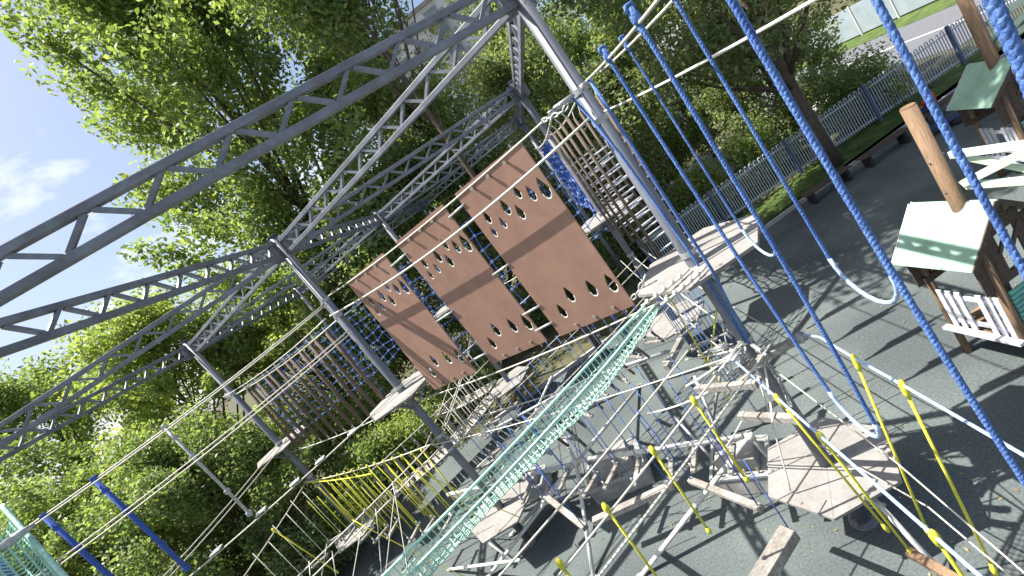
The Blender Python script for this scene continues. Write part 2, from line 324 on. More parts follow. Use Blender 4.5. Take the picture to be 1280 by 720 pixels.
for a, b, off, z, lab in CB:
    nearc = a == 'A' and b == 'K'
    cable('wire_cable', lab, span(a, b, off, z, .16 if z == 6.74 else .1), .02 if z == 6.74 else .014 if not nearc else .012)
# white rope over the upper right
wp = ray(1010, -6).normalized(); q0 = Vector((2.4, 6.6, 6.72)); q1 = Vector((0, 0, CZ)) + wp * 3.2
cable('white_rope', 'smooth white rope crossing the upper right over the blue ropes', sagline(q0, q1 + (q1 - q0) * .3, .05), .012, 'white', 'rope', None)
# ------------------------------------------------------------------ brown climbing panels with drop shaped holes
def drop(cx_, cz_, s, n=12):
    out = []
    for k in range(n):
        a = 2 * math.pi * k / n; rr = 1 if math.sin(a) < .2 else 1 + .9 * max(0, (math.sin(a) - .2) / .8) ** 2
        wx = math.cos(a) * s * (.62 if math.sin(a) < .5 else .5); out.append((cx_ + wx, cz_ + math.sin(a) * s * rr))
    return out
HOLES = [(.11, -.72, .10), (.31, -.67, .075), (.48, -.54, .066), (.63, -.79, .075), (.78, -.62, .08), (.97, -.77, .06), (1.14, -.58, .068), (1.2, -.80, .055),
         (.11, -2.31, .095), (.41, -2.25, .088), (.78, -2.19, .085), (1.06, -2.37, .08)]
def make_panel(wd, h=2.7):
    t = thing('climbing_panel', '', 'panel')
    bm = bmesh.new()
    def loop(pts):
        vs = [bm.verts.new((x, 0, z)) for x, z in pts]
        return [bm.edges.new((vs[i], vs[(i + 1) % len(vs)])) for i in range(len(vs))]
    es = loop([(0, 0), (wd, 0), (wd, -h), (0, -h)])
    for x, z, s in HOLES: es += loop(drop(wd - x * wd / 1.36, z, s * 1.18))
    bmesh.ops.triangle_fill(bm, edges=es, use_beauty=True)
    r = bmesh.ops.extrude_face_region(bm, geom=bm.faces[:]); bmesh.ops.translate(bm, vec=(0, .028, 0), verts=[v for v in r['geom'] if isinstance(v, bmesh.types.BMVert)])
    bmesh.ops.recalc_face_normals(bm, faces=bm.faces[:])
    me = bpy.data.meshes.new('board'); bm.to_mesh(me); bm.free(); me.materials.append(M['panel']); link('board', me, t)
    for x, z, q in HOLES:
        pts = drop(wd - x * wd / 1.36, z, q * 1.18); lo = [p for k, p in enumerate(pts) if k in (6, 7, 8, 9, 10, 11)] + [pts[0]]
        MB().tube([(p[0], .014, p[1]) for p in lo], .013, 5).obj('painted_sun_rim', M['white'], t, True)  # added white lip stands in for sun caught on the hole's lower edge
    bt = MB().tube([(0, .03, 0), (0, -.03, 0)], .02, 8).tube([(0, -.03, 0), (0, -.055, 0)], .032, 6).mesh('bolt', M['bolt'])
    for x, z in ((.25, -.1), (.5, -.1), (.75, -.1), (.28, -2.62), (.54, -2.62), (.79, -2.6)): link('bolt', bt, t, (x * wd, 0, z))
    for x in (.12, .88):
        MB().tube([(x * wd, .012, 0), (x * wd, .012, .05)], .01, 6).obj('hanger', M['galv'], t)
        MB().tube([(x * wd, .012, -h), (x * wd, .012, -h - .06)], .01, 6).obj('hanger', M['galv'], t)
    return t
dAB = (N['B'] - N['A']).normalized(); rz = math.atan2(-dAB.y, -dAB.x) + 0
# local x runs from the B end towards the A end so that the face looks at the viewer
for s0, s1, lab, tilt in ((1.01, 2.37, 'rightmost and largest looking brown climbing panel next to the foreground pole', 0), (2.68, 3.97, 'middle one of the three brown climbing panels with a dark band of shadow', .012), (4.40, 5.71, 'leftmost of the three brown climbing panels, striped by diagonal shadows', -.01)):
    p = make_panel(s1 - s0); p.location = P('A', 'B', s1, 0, 7.05); p.rotation_euler = (tilt, 0, rz); tag(p, lab, 'panel', 'brown climbing panels hanging in a row')
    p.children[0].data.update()
for s0, s1, z, lab in ((2.33, 2.72, 6.85, 'short steel link joining middle and right panel near the top'), (2.33, 2.72, 5.75, 'short steel link joining middle and right panel at half height'), (2.33, 2.72, 4.95, 'short steel link joining middle and right panel in the lower half'), (2.33, 2.72, 4.62, 'lowest steel link joining middle and right panel'),
                       (3.93, 4.44, 6.8, 'short steel link joining left and middle panel near the top'), (3.93, 4.44, 5.55, 'short steel link joining left and middle panel at half height'), (3.93, 4.44, 4.6, 'lowest steel link joining left and middle panel')):
    cable('link_bar', lab, [P('A', 'B', s0, 0, z), P('A', 'B', s1, 0, z - .02)], .02, 'galv', 'link', 'links between climbing panels')
# ------------------------------------------------------------------ mint green net bridge between the foreground platform and the left
def netbridge(name, label, a, b, s0, s1, o0, o1, z, depth, step, m='green', r=.008, pinch=True):
    t = thing(name, label, 'net', P(a, b, s0, 0, z)); base = Vector(t.location)
    nu = 9; ns = int((s1 - s0) / step)
    def pt(i, k):
        f = i / ns; s = s0 + (s1 - s0) * f; wv = .55 + .45 * min(1, f * 5) if pinch else 1
        oc = (o0 + o1) / 2; a_ = math.pi * k / (nu - 1); sg = .06 * math.sin(f * math.pi)
        hw = (o1 - o0) / 2 * wv; j = RNG.normal(0, .006, 3) if 0 < k < nu - 1 else (0, 0, 0)
        dd = depth * (.8 + .35 * math.sin(f * 9) * .3) * wv
        return P(a, b, s + j[0], oc - math.cos(a_) * hw + j[1], z - sg - math.sin(a_) ** .8 * dd + j[2]) - base
    g = [[pt(i, k) for k in range(nu)] for i in range(ns + 1)]
    c = MB()
    for k in range(1, nu - 1): c.tube([g[i][k] for i in range(ns + 1)], r, 4, False)
    for i in range(ns + 1): c.tube(g[i], r, 4, False)
    c.obj('mesh_net', M[m], t, True)
    for k in (0, nu - 1): MB().tube([g[i][k] for i in range(ns + 1)], r * 2.4, 6).obj('edge_rope', M[m if m == 'green' else 'cable'], t, True)
    return t
netbridge('net_bridge', 'mint green net trough sloping down from the high platform to the lower left', 'A', 'E', .98, 5.9, -.02, .31, 4.66, .27, .062, r=.0065)
for o_, lab in ((0, 'white knotted rope tying the upper edge of the green net to the platform'), (.34, 'white knotted rope tying the lower edge of the green net to the platform')):
    a, b = P('A', 'E', .98, o_, 4.66), P('A', 'E', .2, o_ * .8 + .1, 4.6)
    ob = MB().tube(sagline(a, b, .02, 6), .016, 6)
    for k in range(5): ob.tube([a.lerp(b, .1 + k * .17) + Vector((0, 0, -.03)), a.lerp(b, .13 + k * .17) + Vector((0, 0, .03))], [.03, .022], 7)
    tag(ob.obj('tie_rope', M['white'], None, True), lab, 'rope', 'ties of the green net')
# ------------------------------------------------------------------ rods hanging between cables at left
for s, mtl, lab in ((3.45, 'galv', 'grey rod with clamps hanging between cables at left'), (4.67, 'bluenet', 'blue sleeved rod hanging among leaves at lower left'), (5.46, 'bluenet', 'darker blue sleeved rod nearest the lower left corner'), (6.25, 'bluenet', 'blue sleeved rod out of view at the lower left')):
    t = thing('hanging_rod', lab, 'rod', P('B', 'G', s, 0, 4.68), 0, 'rods hanging between the left cables')
    MB().tube([(0, 0, .02), (0, 0, 2.3)], .03 if mtl == 'galv' else .042, 10).obj('rod', M[mtl], t, True)
    for z in (.05, .62, 1.5, 1.95, 2.22): MB().tube([(0, 0, z), (0, 0, z + .07)], .055, 10).obj('clamp', M['galv'] if mtl == 'galv' else M['bluenet'], t)
for s, lab in ((1.25, 'white foot plate on the cable nearest the panel pole'), (2.01, 'second white foot plate on the cable from the panel pole'), (2.58, 'white foot plate on the cable by the thin left pole'), (4.2, 'white foot plate on the cable at the bottom left'), (3.3, 'white foot plate on the cable below the grey rod')):
    t = thing('foot_plate', lab, 'step', P('B', 'G', s, 0, 4.64), random.uniform(-.2, .2) + 3.5, 'white foot plates on the left cable')
    MB().box((0, 0, 0), (.1, 0, 0), (0, .09, 0), (0, 0, .014)).obj('plate', M['tube'], t, bevel=.006)
    for sx in (-1, 1): MB().tube([(sx * .06, 0, .0), (sx * .06, 0, .09)], .01, 6).obj('clip', M['galv'], t)
def raynet(label, a, b, wd, depth):
    a, b = Vector(a), Vector(b); t = thing('net_bridge', label, 'net', a); d = (b - a); n = 26; side = d.cross(Vector((0, 0, 1))).normalized(); c = MB(); g = []
    for i in range(n + 1):
        g.append([d * (i / n) + side * (-math.cos(math.pi * k / 8) * wd / 2) + Vector((0, 0, -math.sin(math.pi * k / 8) * depth)) for k in range(9)])
    for k in range(9): c.tube([g[i][k] for i in range(n + 1)], .009, 4, False)
    for i in range(n + 1): c.tube(g[i], .009, 4, False)
    c.obj('mesh_net', M['green'], t, True)
    for k in (0, 8): MB().tube([g[i][k] for i in range(n + 1)], .02, 6).obj('edge_rope', M['green'], t, True)
O_ = Vector((0, 0, CZ))
raynet('corner of another mint green net at the lower left edge', O_ + ray(-25, 650).normalized() * 6.4, O_ + ray(60, 752).normalized() * 5.6, .3, .22)
tag(MB().tube([O_ + ray(x, y).normalized() * 6 for x, y in ((-6, 688), (14, 676), (30, 664), (44, 655))], [.025, .04, .032, .012], 8).obj('clamp', M['galv'], None, True), 'pale cable clamp cluster above the corner net at the left edge', 'clamp')
# ------------------------------------------------------------------ bridge of hanging logs between the two left poles
for i in range(12):
    s = .75 + i * .46; tl = .10 * math.sin(i * 2.1)
    t = thing('hanging_log', ['brown log nearest the panel pole in the row of hanging logs', 'second brown hanging log from the panel pole', 'third brown hanging log from the panel pole', 'fourth brown hanging log from the panel pole', 'fifth brown hanging log from the panel pole', 'sixth brown hanging log, middle of the row', 'seventh brown hanging log, middle of the row', 'sixth brown hanging log from the thin left pole', 'fourth brown hanging log from the thin left pole', 'third brown hanging log from the thin left pole', 'second brown hanging log from the thin left pole', 'brown log nearest the thin left pole in the row'][i], 'log', P('B', 'C', s, 0, 4.3), 0, 'logs hanging in a row between two poles')
    d = (N['C'] - N['B']).normalized() * tl
    MB().tube([Vector((0, 0, .05)), d * .5 + Vector((0, 0, 1.1)), d + Vector((0, 0, 2.2))], [.048, .045, .043], 10).obj('pole_log', M['log'], t, True)
    MB().tube([d + Vector((0, 0, 2.2)), d + Vector((0, 0, 2.36))], .012, 6).obj('rope', M['white'], t)
    MB().tube([(0, 0, .05), (0, 0, -.1)], .012, 6).obj('rope', M['white'], t)
# ------------------------------------------------------------------ blue cargo nets
def cargo(label, a, b, s0, s1, off, z0, z1, step, r=.014, jit=.03):
    t = thing('cargo_net', label, 'net', P(a, b, s0, off, z0), 0, 'blue cargo nets'); base = Vector(t.location)
    ni, nk = int((s1 - s0) / step), int((z1 - z0) / step); j = RNG.normal(0, jit, (ni + 1, nk + 1, 3))
    g = [[P(a, b, s0 + (s1 - s0) * i / ni + j[i, k, 0], off + j[i, k, 1] * 1.5, z0 + (z1 - z0) * k / nk + j[i, k, 2]) - base for k in range(nk + 1)] for i in range(ni + 1)]
    v = MB(); h = MB(); kn = MB()
    for i in range(ni + 1): v.tube(g[i], r, 5, False)
    for k in range(nk + 1): h.tube([g[i][k] for i in range(ni + 1)], r, 5, False)
    for i in range(ni + 1):
        for k in range(nk + 1): kn.box(g[i][k], (.028, 0, 0), (0, .028, 0), (0, 0, .028))
    v.obj('upright_cord', M['bluenet'], t, True); h.obj('cross_cord', M['bluenet'], t, True); kn.obj('knots', M['paleblue'], t)['kind'] = 'stuff'
cargo('blue knotted cargo net behind the hanging logs', 'C', 'F', .6, 6.1, 0, 4.5, 6.55, .25)
cargo('narrow blue cargo net seen edge on beside the right panel', 'D', 'I', .3, 5.4, 0, 4.7, 7.0, .3, .022)
cargo('blue cargo net seen in the gaps between the panels', 'D', 'B', .5, 5.9, .4, 4.4, 6.6, .34, .012)
# ------------------------------------------------------------------ hanging ladders between the foreground pole and the pole behind
lx = Vector((1, 0, 0))
LADL = ['hanging ladder of brown bars closest to the foreground pole', 'second hanging ladder behind the foreground pole', 'third hanging ladder behind the foreground pole', 'fourth hanging ladder, nearer the back platform', 'farthest hanging ladder beside the back platform']
for i, s in enumerate((1.15, 2.1, 3.05, 4.0, 4.95)):
    t = thing('hanging_ladder', LADL[i], 'ladder', P('A', 'D', s, 0, 4.45), 0, 'ladders hanging in a row')
    wd = .52; mid = .12
    for sx in (-1, 1): MB().tube([(mid + sx * wd / 2, 0, 0), (mid + sx * wd / 2, .02, 2.5)], .026, 8).obj('side_bar', M['log'], t, True)
    for k in range(9):
        z = .14 + k * .2 + (.05 if i % 2 else 0)
        MB().tube([(mid - wd / 2, 0, z), (mid + wd / 2, 0, z)], .014, 6).obj('rung', M['picket'], t, True)
    for sx in (-1, 1): MB().tube([(mid + sx * wd / 2, .02, 2.5), (mid + sx * .3, .02, 2.62)], .01, 5).obj('hanger', M['white'], t)
# ------------------------------------------------------------------ blue rope loops hanging from the upper right cables
def twist(mb, pts, r, pitch=.075, n=6, seg=8):
    pts = [Vector(p) for p in pts]; ds = [0]
    for i in range(1, len(pts)): ds.append(ds[-1] + (pts[i] - pts[i - 1]).length)
    tot = ds[-1]; m = max(6, int(tot / pitch * seg)); cen = []; j = 0
    for i in range(m + 1):
        d = tot * i / m
        while j < len(ds) - 2 and ds[j + 1] < d: j += 1
        cen.append(pts[j].lerp(pts[j + 1], (d - ds[j]) / max(1e-6, ds[j + 1] - ds[j])))
    up = None; fr = []
    for i in range(m + 1):
        t = (cen[min(i + 1, m)] - cen[max(i - 1, 0)]).normalized()
        if up is None: up = Vector((1, 0, .01))
        x = (up - t * up.dot(t)).normalized(); up = x; fr.append((x, t.cross(x)))
    for k in range(3):
        mb.tube([cen[i] + (fr[i][0] * math.cos(2 * math.pi * (i / seg + k / 3)) + fr[i][1] * math.sin(2 * math.pi * (i / seg + k / 3))) * r * .27 for i in range(m + 1)], r * .74, n)
    return mb
def uloop(label, s0, s1, off, zb, r, ztop=7.08, side=0.0):
    t = thing('rope_loop', label, 'rope', P('A', 'K', (s0 + s1) / 2, off, zb), 0, 'blue rope loops hanging at right'); base = Vector(t.location)
    rad = min(.28, abs(s1 - s0) / 2); c = (s0 + s1) / 2; pts = []
    h = ztop - zb - rad
    for i in range(9):
        f = i / 8; pts.append(P('A', 'K', s0 + (c - rad - s0) * f ** 2.2, off + side * f, ztop - h * f) - base)
    for i in range(1, 12):
        a = math.pi * i / 12; pts.append(P('A', 'K', c - rad * math.cos(a), off + side, zb + rad - math.sin(a) * rad) - base)
    for i in range(9):
        f = 1 - i / 8; pts.append(P('A', 'K', s1 + (c + rad - s1) * f ** 2.2, off + side * f, ztop - h * f) - base)
    twist(MB(), pts, r).obj('rope', M['blue'], t, True)
    lo = [p for p in pts if p.z < .3]
    MB().tube(lo, r * 1.04, 10).obj('stirrup_sleeve', M['palewhite'], t, True)
    for p in (pts[0], pts[-1]):
        k = MB(); k.tube([p + Vector((0, 0, -.10)), p + Vector((0, 0, -.05)), p + Vector((0, 0, .02))], [r * 1.2, r * 2.1, r * 1.2], 8)
        k.tube([p + Vector((-.03, 0, 0)), p + Vector((-.02, 0, .04)), p + Vector((.02, 0, .04)), p + Vector((.03, 0, 0))], r * .8, 6); k.obj('knot', M['blue'], t, True)
    return t
uloop('long blue rope loop whose pale bottom hangs lowest, above the low platform', 1.69, 2.67, 0, 3.28, .017)
uloop('small blue loop with white bottom beside the high platform\'s right tip', 1.36, 1.86, .27, 4.82, .0125)
uloop('blue loop with white stirrup hanging clear over the dark ground', 2.6, 3.16, .27, 4.72, .0135)
uloop('pair of thick near blue ropes, one crossing the right half diagonally', 3.67, 4.62, 0, 3.3, .017)
uloop('blue rope passing in front of the tan post and roof at right', 4.29, 5.0, .02, 4.6, .012)
cable('blue_rope', 'blue rope coming down along the right side of the foreground pole', [P('A', 'K', .61, .02, 7.06), P('A', 'K', .58, .02, 6.3), P('A', 'K', .57, .01, 4.6), P('A', 'K', .2, -.02, 3.36)], .02, 'blue', 'rope', 'blue ropes along the foreground pole', 8)
cable('blue_rope', 'blue rope coming down along the left side of the foreground pole', [Vector((1.84, 5.5, 7.08)), Vector((1.93, 5.47, 6.2)), Vector((1.97, 5.45, 4.7)), Vector((1.94, 5.46, 3.36))], .018, 'blue', 'rope', 'blue ropes along the foreground pole', 8)
# ------------------------------------------------------------------ spreader bars, shackles and chains on the foreground pole
def beam(name, label, a, b, wd, ht, m, cat='beam', group=None, bevel=.006):
    a, b = Vector(a), Vector(b); c = (a + b) / 2
    t = thing(name, label, cat, c, 0, group); mb = MB(); mb.bar(a - c, b - c, wd, ht); mb.obj('timber', M[m], t, bevel=bevel)
    d = (b - a).normalized()
    for f in (.42, -.42):
        e = (b - a) * f; MB().bar(e - d * .02, e + d * .02, wd * 1.12, ht * 1.12).obj('strap', M['galv'], t)
    return t
beam('spreader_beam', 'grey timber bar right of the foreground pole spreading the low ropes', (1.66, 5.47, 3.1), (2.5, 5.2, 3.12), .09, .09, 'grey', group='timber spreader bars of the low cables')
beam('spreader_beam', 'grey timber bar left of the foreground pole among white chains', (1.13, 5.71, 3.1), (1.63, 5.04, 3.1), .08, .09, 'grey', group='timber spreader bars of the low cables')
beam('spreader_beam', 'grey timber bar between the low platform and the foreground pole', (1.34, 5.44, 2.6), (1.74, 4.78, 2.6), .09, .09, 'grey', group='timber spreader bars of the low cables')
beam('spreader_beam', 'short tilted timber bar below the second hexagonal platform', (1.29, 7.55, 2.6), (1.9, 8.01, 2.62), .1, .1, 'grey', group='timber spreader bars of the low cables')
def chain(label, pts, r=.012, m='galv', lk=.05):
    t = thing('chain', label, 'chain', pts[0], 0, 'chains and shackles at the clamps'); base = Vector(pts[0]); pts = [Vector(p) - base for p in pts]
    me = None; tot = 0
    for i in range(len(pts) - 1):
        a, b = pts[i], pts[i + 1]; n = max(1, int((b - a).length / (lk * 1.5)))
        for k in range(n):
            c = a.lerp(b, (k + .5) / n); mb = MB()
            if me is None:
                loop = [(math.cos(q) * lk * .45, 0, math.sin(q) * lk) for q in [2 * math.pi * j / 10 for j in range(11)]]
                me = MB().tube(loop, r, 5, False).mesh('chain_link', M[m], True)
            o = link('chain_link', me, t, c); dv = (b - a).normalized(); o.rotation_mode = 'QUATERNION'
            o.rotation_quaternion = dv.to_track_quat('Z', 'Y') @ Vector((0, 0, 1)).rotation_difference(Vector((0, 0, 1))) if k % 2 == 0 else dv.to_track_quat('Z', 'X')
    return t
chain('pale chain hanging in a loop at the low clamp of the foreground pole', [(1.9, 5.48, 3.3), (1.7, 5.45, 3.15), (1.5, 5.4, 3.2), (1.35, 5.35, 3.36)])
chain('pale chain from the low clamp down towards the low platform', [(2.0, 5.46, 3.2), (2.02, 5.42, 2.7), (1.95, 5.4, 2.3)])
chain('pale chain at the right side of the low clamp', [(2.1, 5.48, 3.25), (2.25, 5.4, 2.95), (2.3, 5.3, 3.1)])
chain('pale chain at the high clamp where the upper cables meet', [(1.85, 5.5, 7.05), (1.7, 5.6, 6.98), (1.5, 5.85, 7.05)])
chain('pale chain under the large low platform beside the pole', [(2.05, 5.45, .95), (2.0, 5.2, .6), (2.1, 5.0, .72)], .016, lk=.075)
chain('pale chain by the panel pole below its high platform', [N['B'] + Vector((.1, -.1, 3.3)), N['B'] + Vector((.3, -.3, 3.0)), N['B'] + Vector((.5, -.2, 3.3))])
chain('pale chain at the panel corner beside the high platform', [(1.5, 5.95, 4.7), (1.35, 6.05, 4.55), (1.22, 6.2, 4.45)], .014, lk=.06)
for i, (p, q, m, r, lab) in enumerate((((1.9, 5.5, 3.35), (1.05, 5.75, 3.2), 'white', .014, 'white rope from the low clamp to the left timber bar'), ((1.9, 5.6, 3.25), (1.3, 7.5, 2.75), 'white', .012, 'white rope from the low clamp back to the tilted bar'),
      ((2.05, 5.5, 3.1), (1.5, 4.95, 2.65), 'white', .013, 'white rope from the low clamp down to the lower timber bar'), ((1.95, 5.65, 3.9), (1.75, 6.9, 2.6), 'yellow', .012, 'yellow rope slanting behind the low clamp to the left'), ((2.1, 5.7, 4.3), (2.3, 6.3, 2.4), 'yellow', .012, 'yellow rope slanting behind the foreground pole to the right'),
      ((1.62, 6.0, 4.5), (1.62, 6.6, 2.0), 'yellow', .011, 'thin yellow rope under the left tip of the high platform'), ((2.4, 6.1, 4.45), (2.0, 6.9, 2.2), 'white', .011, 'thin white rope under the right half of the high platform'), ((1.2, 5.5, 3.1), (.5, 6.6, 2.7), 'white', .012, 'pale rope beside the second low platform'),
      ((1.75, 5.2, 3.1), (1.35, 5.5, 1.2), 'white', .011, 'pale rope dropping to the left corner of the large low platform'), ((1.4, 5.4, 2.6), (.9, 6.8, 1.2), 'white', .012, 'pale rope running down towards the right concrete block'))):
    cable('guy_rope', lab, sagline(p, q, .04, 8), r, m, 'rope', 'ropes around the low clamp')
for k, (zz, lab) in enumerate(((7.05, 'turnbuckles clustered at the upper clamp of the foreground pole'), (3.33, 'turnbuckles clustered at the low clamp of the foreground pole'))):
    t = thing('turnbuckle_set', lab, 'turnbuckle', N['A'] + Vector((0, 0, zz)), 0, 'turnbuckle clusters')
    for b_ in ('B', 'D', 'E', 'K', 'B'):
        d = (N[b_] - N['A']).normalized(); n = Vector((-d.y, d.x, 0)) * (.03 if b_ != 'K' else 0)
        mb = MB(); mb.tube([d * .14 + n, d * .2 + n], .02, 6); mb.tube([d * .2 + n, d * .46 + n], .03, 8); mb.tube([d * .46 + n, d * .56 + n], .018, 6)
        mb.tube([d * .2 + n * 3, d * .42 + n * 3], .024, 8); mb.obj('turnbuckle', M['galv'], t, True)
# ------------------------------------------------------------------ low ropes: yellow droppers, swinging logs, balance tubes
def dropper(label, top, bot, m='yellow', r=.017, group='yellow ropes with knots'):
    top, bot = Vector(top), Vector(bot); t = thing('knotted_rope', label, 'rope', top, 0, group); d = bot - top
    MB().tube([(0, 0, .02), d * .5, d], r, 6).obj('rope', M[m], t, True)
    MB().tube([(0, 0, .05), (0, 0, .0), d * .04, d * .07], [r * 1.1, r * 2.3, r * 2.0, r], 8).obj('knot', M[m], t, True)
    MB().tube([d * .93, d * .97, d], [r, r * 2, r * 1.3], 7).obj('end_knot', M[m], t, True)
    return t
for s, zb, lab in ((1.14, 2.0, 'yellow rope with a knot on the low cable nearest the foreground pole'), (1.96, 2.02, 'second yellow knotted rope on the low cable, over the white tube'), (2.80, 2.1, 'third yellow knotted rope on the low cable, left of the swinging logs'), (3.54, 2.1, 'fourth yellow knotted rope at the bottom edge of the picture')):
    dropper(lab, P('A', 'E', s, 0, 3.34), P('A', 'E', s + .04, 0, zb))
# cables for the near low bridge, left and right
def nearline(label, pts, r=.014, m='paleblue'): return cable('hand_rope', label, pts, r, m, 'rope', 'pale blue hand ropes of the near low bridge', 8)
nearline('pale blue hand rope over the large low platform, left one', [P('A', 'K', s, -.29, 3.3 - .0 * s) for s in (.2, 1.27, 2.03, 3.24, 4.4)])
nearline('pale blue hand rope to the right of the large low platform', [P('A', 'K', .5, .5, 3.25), P('A', 'K', .77, .54, 3.3), P('A', 'K', 1.36, .52, 3.3), P('A', 'K', 1.96, .52, 3.3), P('A', 'K', 3.1, .5, 3.3), P('A', 'K', 4.6, .5, 3.3)])
for s, lab in ((1.36, 'yellow rope hanging from the right hand rope, nearer the pole'), (1.97, 'yellow rope hanging from the right hand rope, farther from the pole')):
    dropper(lab, P('A', 'K', s, .52, 3.3), P('A', 'K', s + .02, .22 if s < 1.6 else .36, 1.0), r=.014)
for s, sb, lab in ((1.27, 1.1, 'yellow rope crossing the large low platform from the left hand rope'), (2.0, 1.45, 'longer yellow rope crossing the large low platform from the left hand rope'), (3.2, 2.6, 'yellow rope with a big knot at the lower right')):
    dropper(lab, P('A', 'K', s, -.29, 3.3), P('A', 'K', sb, -.05, .95), r=.014)
cable('wire_cable', 'thin bright cable passing right of the large low platform', [P('A', 'K', .09, .03, 2.95), P('A', 'K', 1.4, .32, 2.05), P('A', 'K', 3.2, .3, 1.75), P('A', 'K', 5, .3, 1.75)], .009)
cable('wire_cable', 'second thin bright cable right of the large low platform', [P('A', 'K', .09, .03, 1.5), P('A', 'K', 1.4, .36, 1.35), P('A', 'K', 3.2, .36, 1.25), P('A', 'K', 5, .36, 1.25)], .01)
def slog(label, a, b, r=.055, m='grey', ropes=(), grp='timber bars swinging on ropes'):
    a, b = Vector(a), Vector(b); c = (a + b) / 2; t = thing('swing_bar', label, 'log', c, 0, grp)
    MB().bar(a - c, b - c, r * 2, r * 1.6).obj('timber', M[m], t, bevel=.012)
    for p, q in ropes: MB().tube([Vector(p) - c, Vector(q) - c], .009, 5).obj('rope', M['bluenet'], t, True)
    return t
l1a, l1b = G(862, 600, 2.0), G(953, 636, 2.0)
slog('grey swinging bar left of the large low platform', l1a, l1b, .045, ropes=((l1a.lerp(l1b, .04), P('A', 'E', 1.46, -.8, 3.32)), (l1a.lerp(l1b, .96), P('A', 'E', 1.46, .45, 3.34))))
l2a, l2b = G(742, 652, .9), G(842, 606, .9)
slog('long dark sided plank lying level right of the four legged tube stand', l2a, l2b, .07)
l3a, l3b = G(684, 622, 2.0), G(732, 660, 2.0)
slog('short pale bar left of the four legged tube stand', l3a, l3b, .05, ropes=((l3a, l3a + Vector((0, 0, 1.3))), (l3b, l3b + Vector((.0, 0, 1.3)))))
l4a, l4b = G(942, 716, 1.3), G(988, 664, 1.3)
slog('broad weathered plank hanging by a chain at the bottom edge', l4a + Vector((-.05, -.15, 0)), l4b, .1, ropes=((l4b, l4b + Vector((.1, .35, .9))),))
l5a, l5b = G(1136, 690, 1.0), G(1205, 730, 1.0)
slog('tan log below the yellow ropes at the lower right', l5a, l5b, .05, 'tan')
for i in range(7):
    s = 1.0 + i * .62; top = P('D', 'B', s, .25, 2.4); bt = P('D', 'B', s, .25, 1.5)
    slog(['short hanging peg below the right panel nearest the low pale platform', 'second short hanging peg below the right panel', 'third short hanging peg below the right panel', 'fourth short hanging peg under the middle panel', 'fifth short hanging peg behind the green net', 'sixth short hanging peg behind the green net', 'seventh short hanging peg near the panel pole'][i], bt, bt + Vector((.12, -.05, -.42)), .035, 'log', ropes=((bt, top + Vector((0, 0, .9))),), grp='short pegs hanging behind the green net')
ORD = 'first second third fourth fifth sixth seventh eighth ninth tenth eleventh twelfth thirteenth fourteenth fifteenth'.split()
def steps(a, b, off, n, s0, ds, zc, zb, wd, labs, grp, mm='blue'):
    for i in range(n):
        s = s0 + ds * i; j = math.sin(i * 2.3 + off) * .12; t = thing('swing_step', labs[0] + ORD[i] + labs[1], 'step', P(a, b, s, off, zb + j), 0, grp); base = Vector(t.location)
        e = [P(a, b, s + .05 * math.sin(i), off - wd / 2, zb + j) - base, P(a, b, s - .05 * math.sin(i), off + wd / 2, zb + j + .05 * math.sin(i * 1.7)) - base]
        MB().bar(e[0], e[1], .085, .055).obj('timber', M['grey'], t, bevel=.01)
        for k in (0, 1):
            f = e[0].lerp(e[1], .1 + .8 * k); MB().tube([f + Vector((0, 0, -.05)), f + Vector((0, 0, zc - zb - j))], .009, 5).obj('rope', M[mm], t, True)
            MB().tube([f + Vector((0, 0, .03)), f + Vector((0, 0, .13))], .022, 6).obj('clamp', M['galv'], t, True)
for off in (-.3, .3):
    cable('wire_cable', 'low wire cable over the %s side of the swing steps under the panels' % ('near' if off > 0 else 'far'), span('A', 'B', off, 3.33, .08))
    cable('wire_cable', 'low wire cable over the %s side of the steps behind the foreground pole' % ('right' if off > 0 else 'left'), span('A', 'D', off, 3.33, .08))
steps('A', 'B', 0, 9, 1.15, .55, 3.3, 1.45, .6, ('', ' swing step under the panels, counted from the foreground pole'), 'swing steps under the panels')
steps('A', 'D', 0, 8, 1.2, .6, 3.3, 1.4, .6, ('', ' swing step behind the foreground pole, counted from that pole'), 'swing steps behind the foreground pole')
for k, (p, q, r, m, lab) in enumerate(((G(842, 437, .9), G(742, 470, .9), .05, 'galv', 'grey beam crossing the dark ground right of the green net'), (G(742, 470, .9), G(600, 545, .9), .045, 'galv', 'grey beam continuing left behind the green net'), (G(690, 470, 1.5), G(655, 545, .05), .035, 'tube', 'slanting pale strut behind the green net'),
      (G(868, 470, 1.6), G(905, 560, .02), .035, 'tube', 'slanting pale strut left of the foreground pole foot'), (G(900, 470, 1.5), G(890, 530, .4), .03, 'grey', 'short upright strut below the low clamp'), (G(842, 520, .9), G(905, 590, .05), .03, 'galv', 'thin grey strut right of the first concrete block'),
      (G(560, 640, .8), G(640, 700, .02), .035, 'tube', 'slanting pale strut left of the low platform by the net'), (G(650, 700, .9), G(560, 712, .05), .035, 'tube', 'white tube near the bottom edge left of the yellow knot'))):
    cable('strut', lab, [p, q], r, m, 'strut', 'struts and beams near the ground', 8)
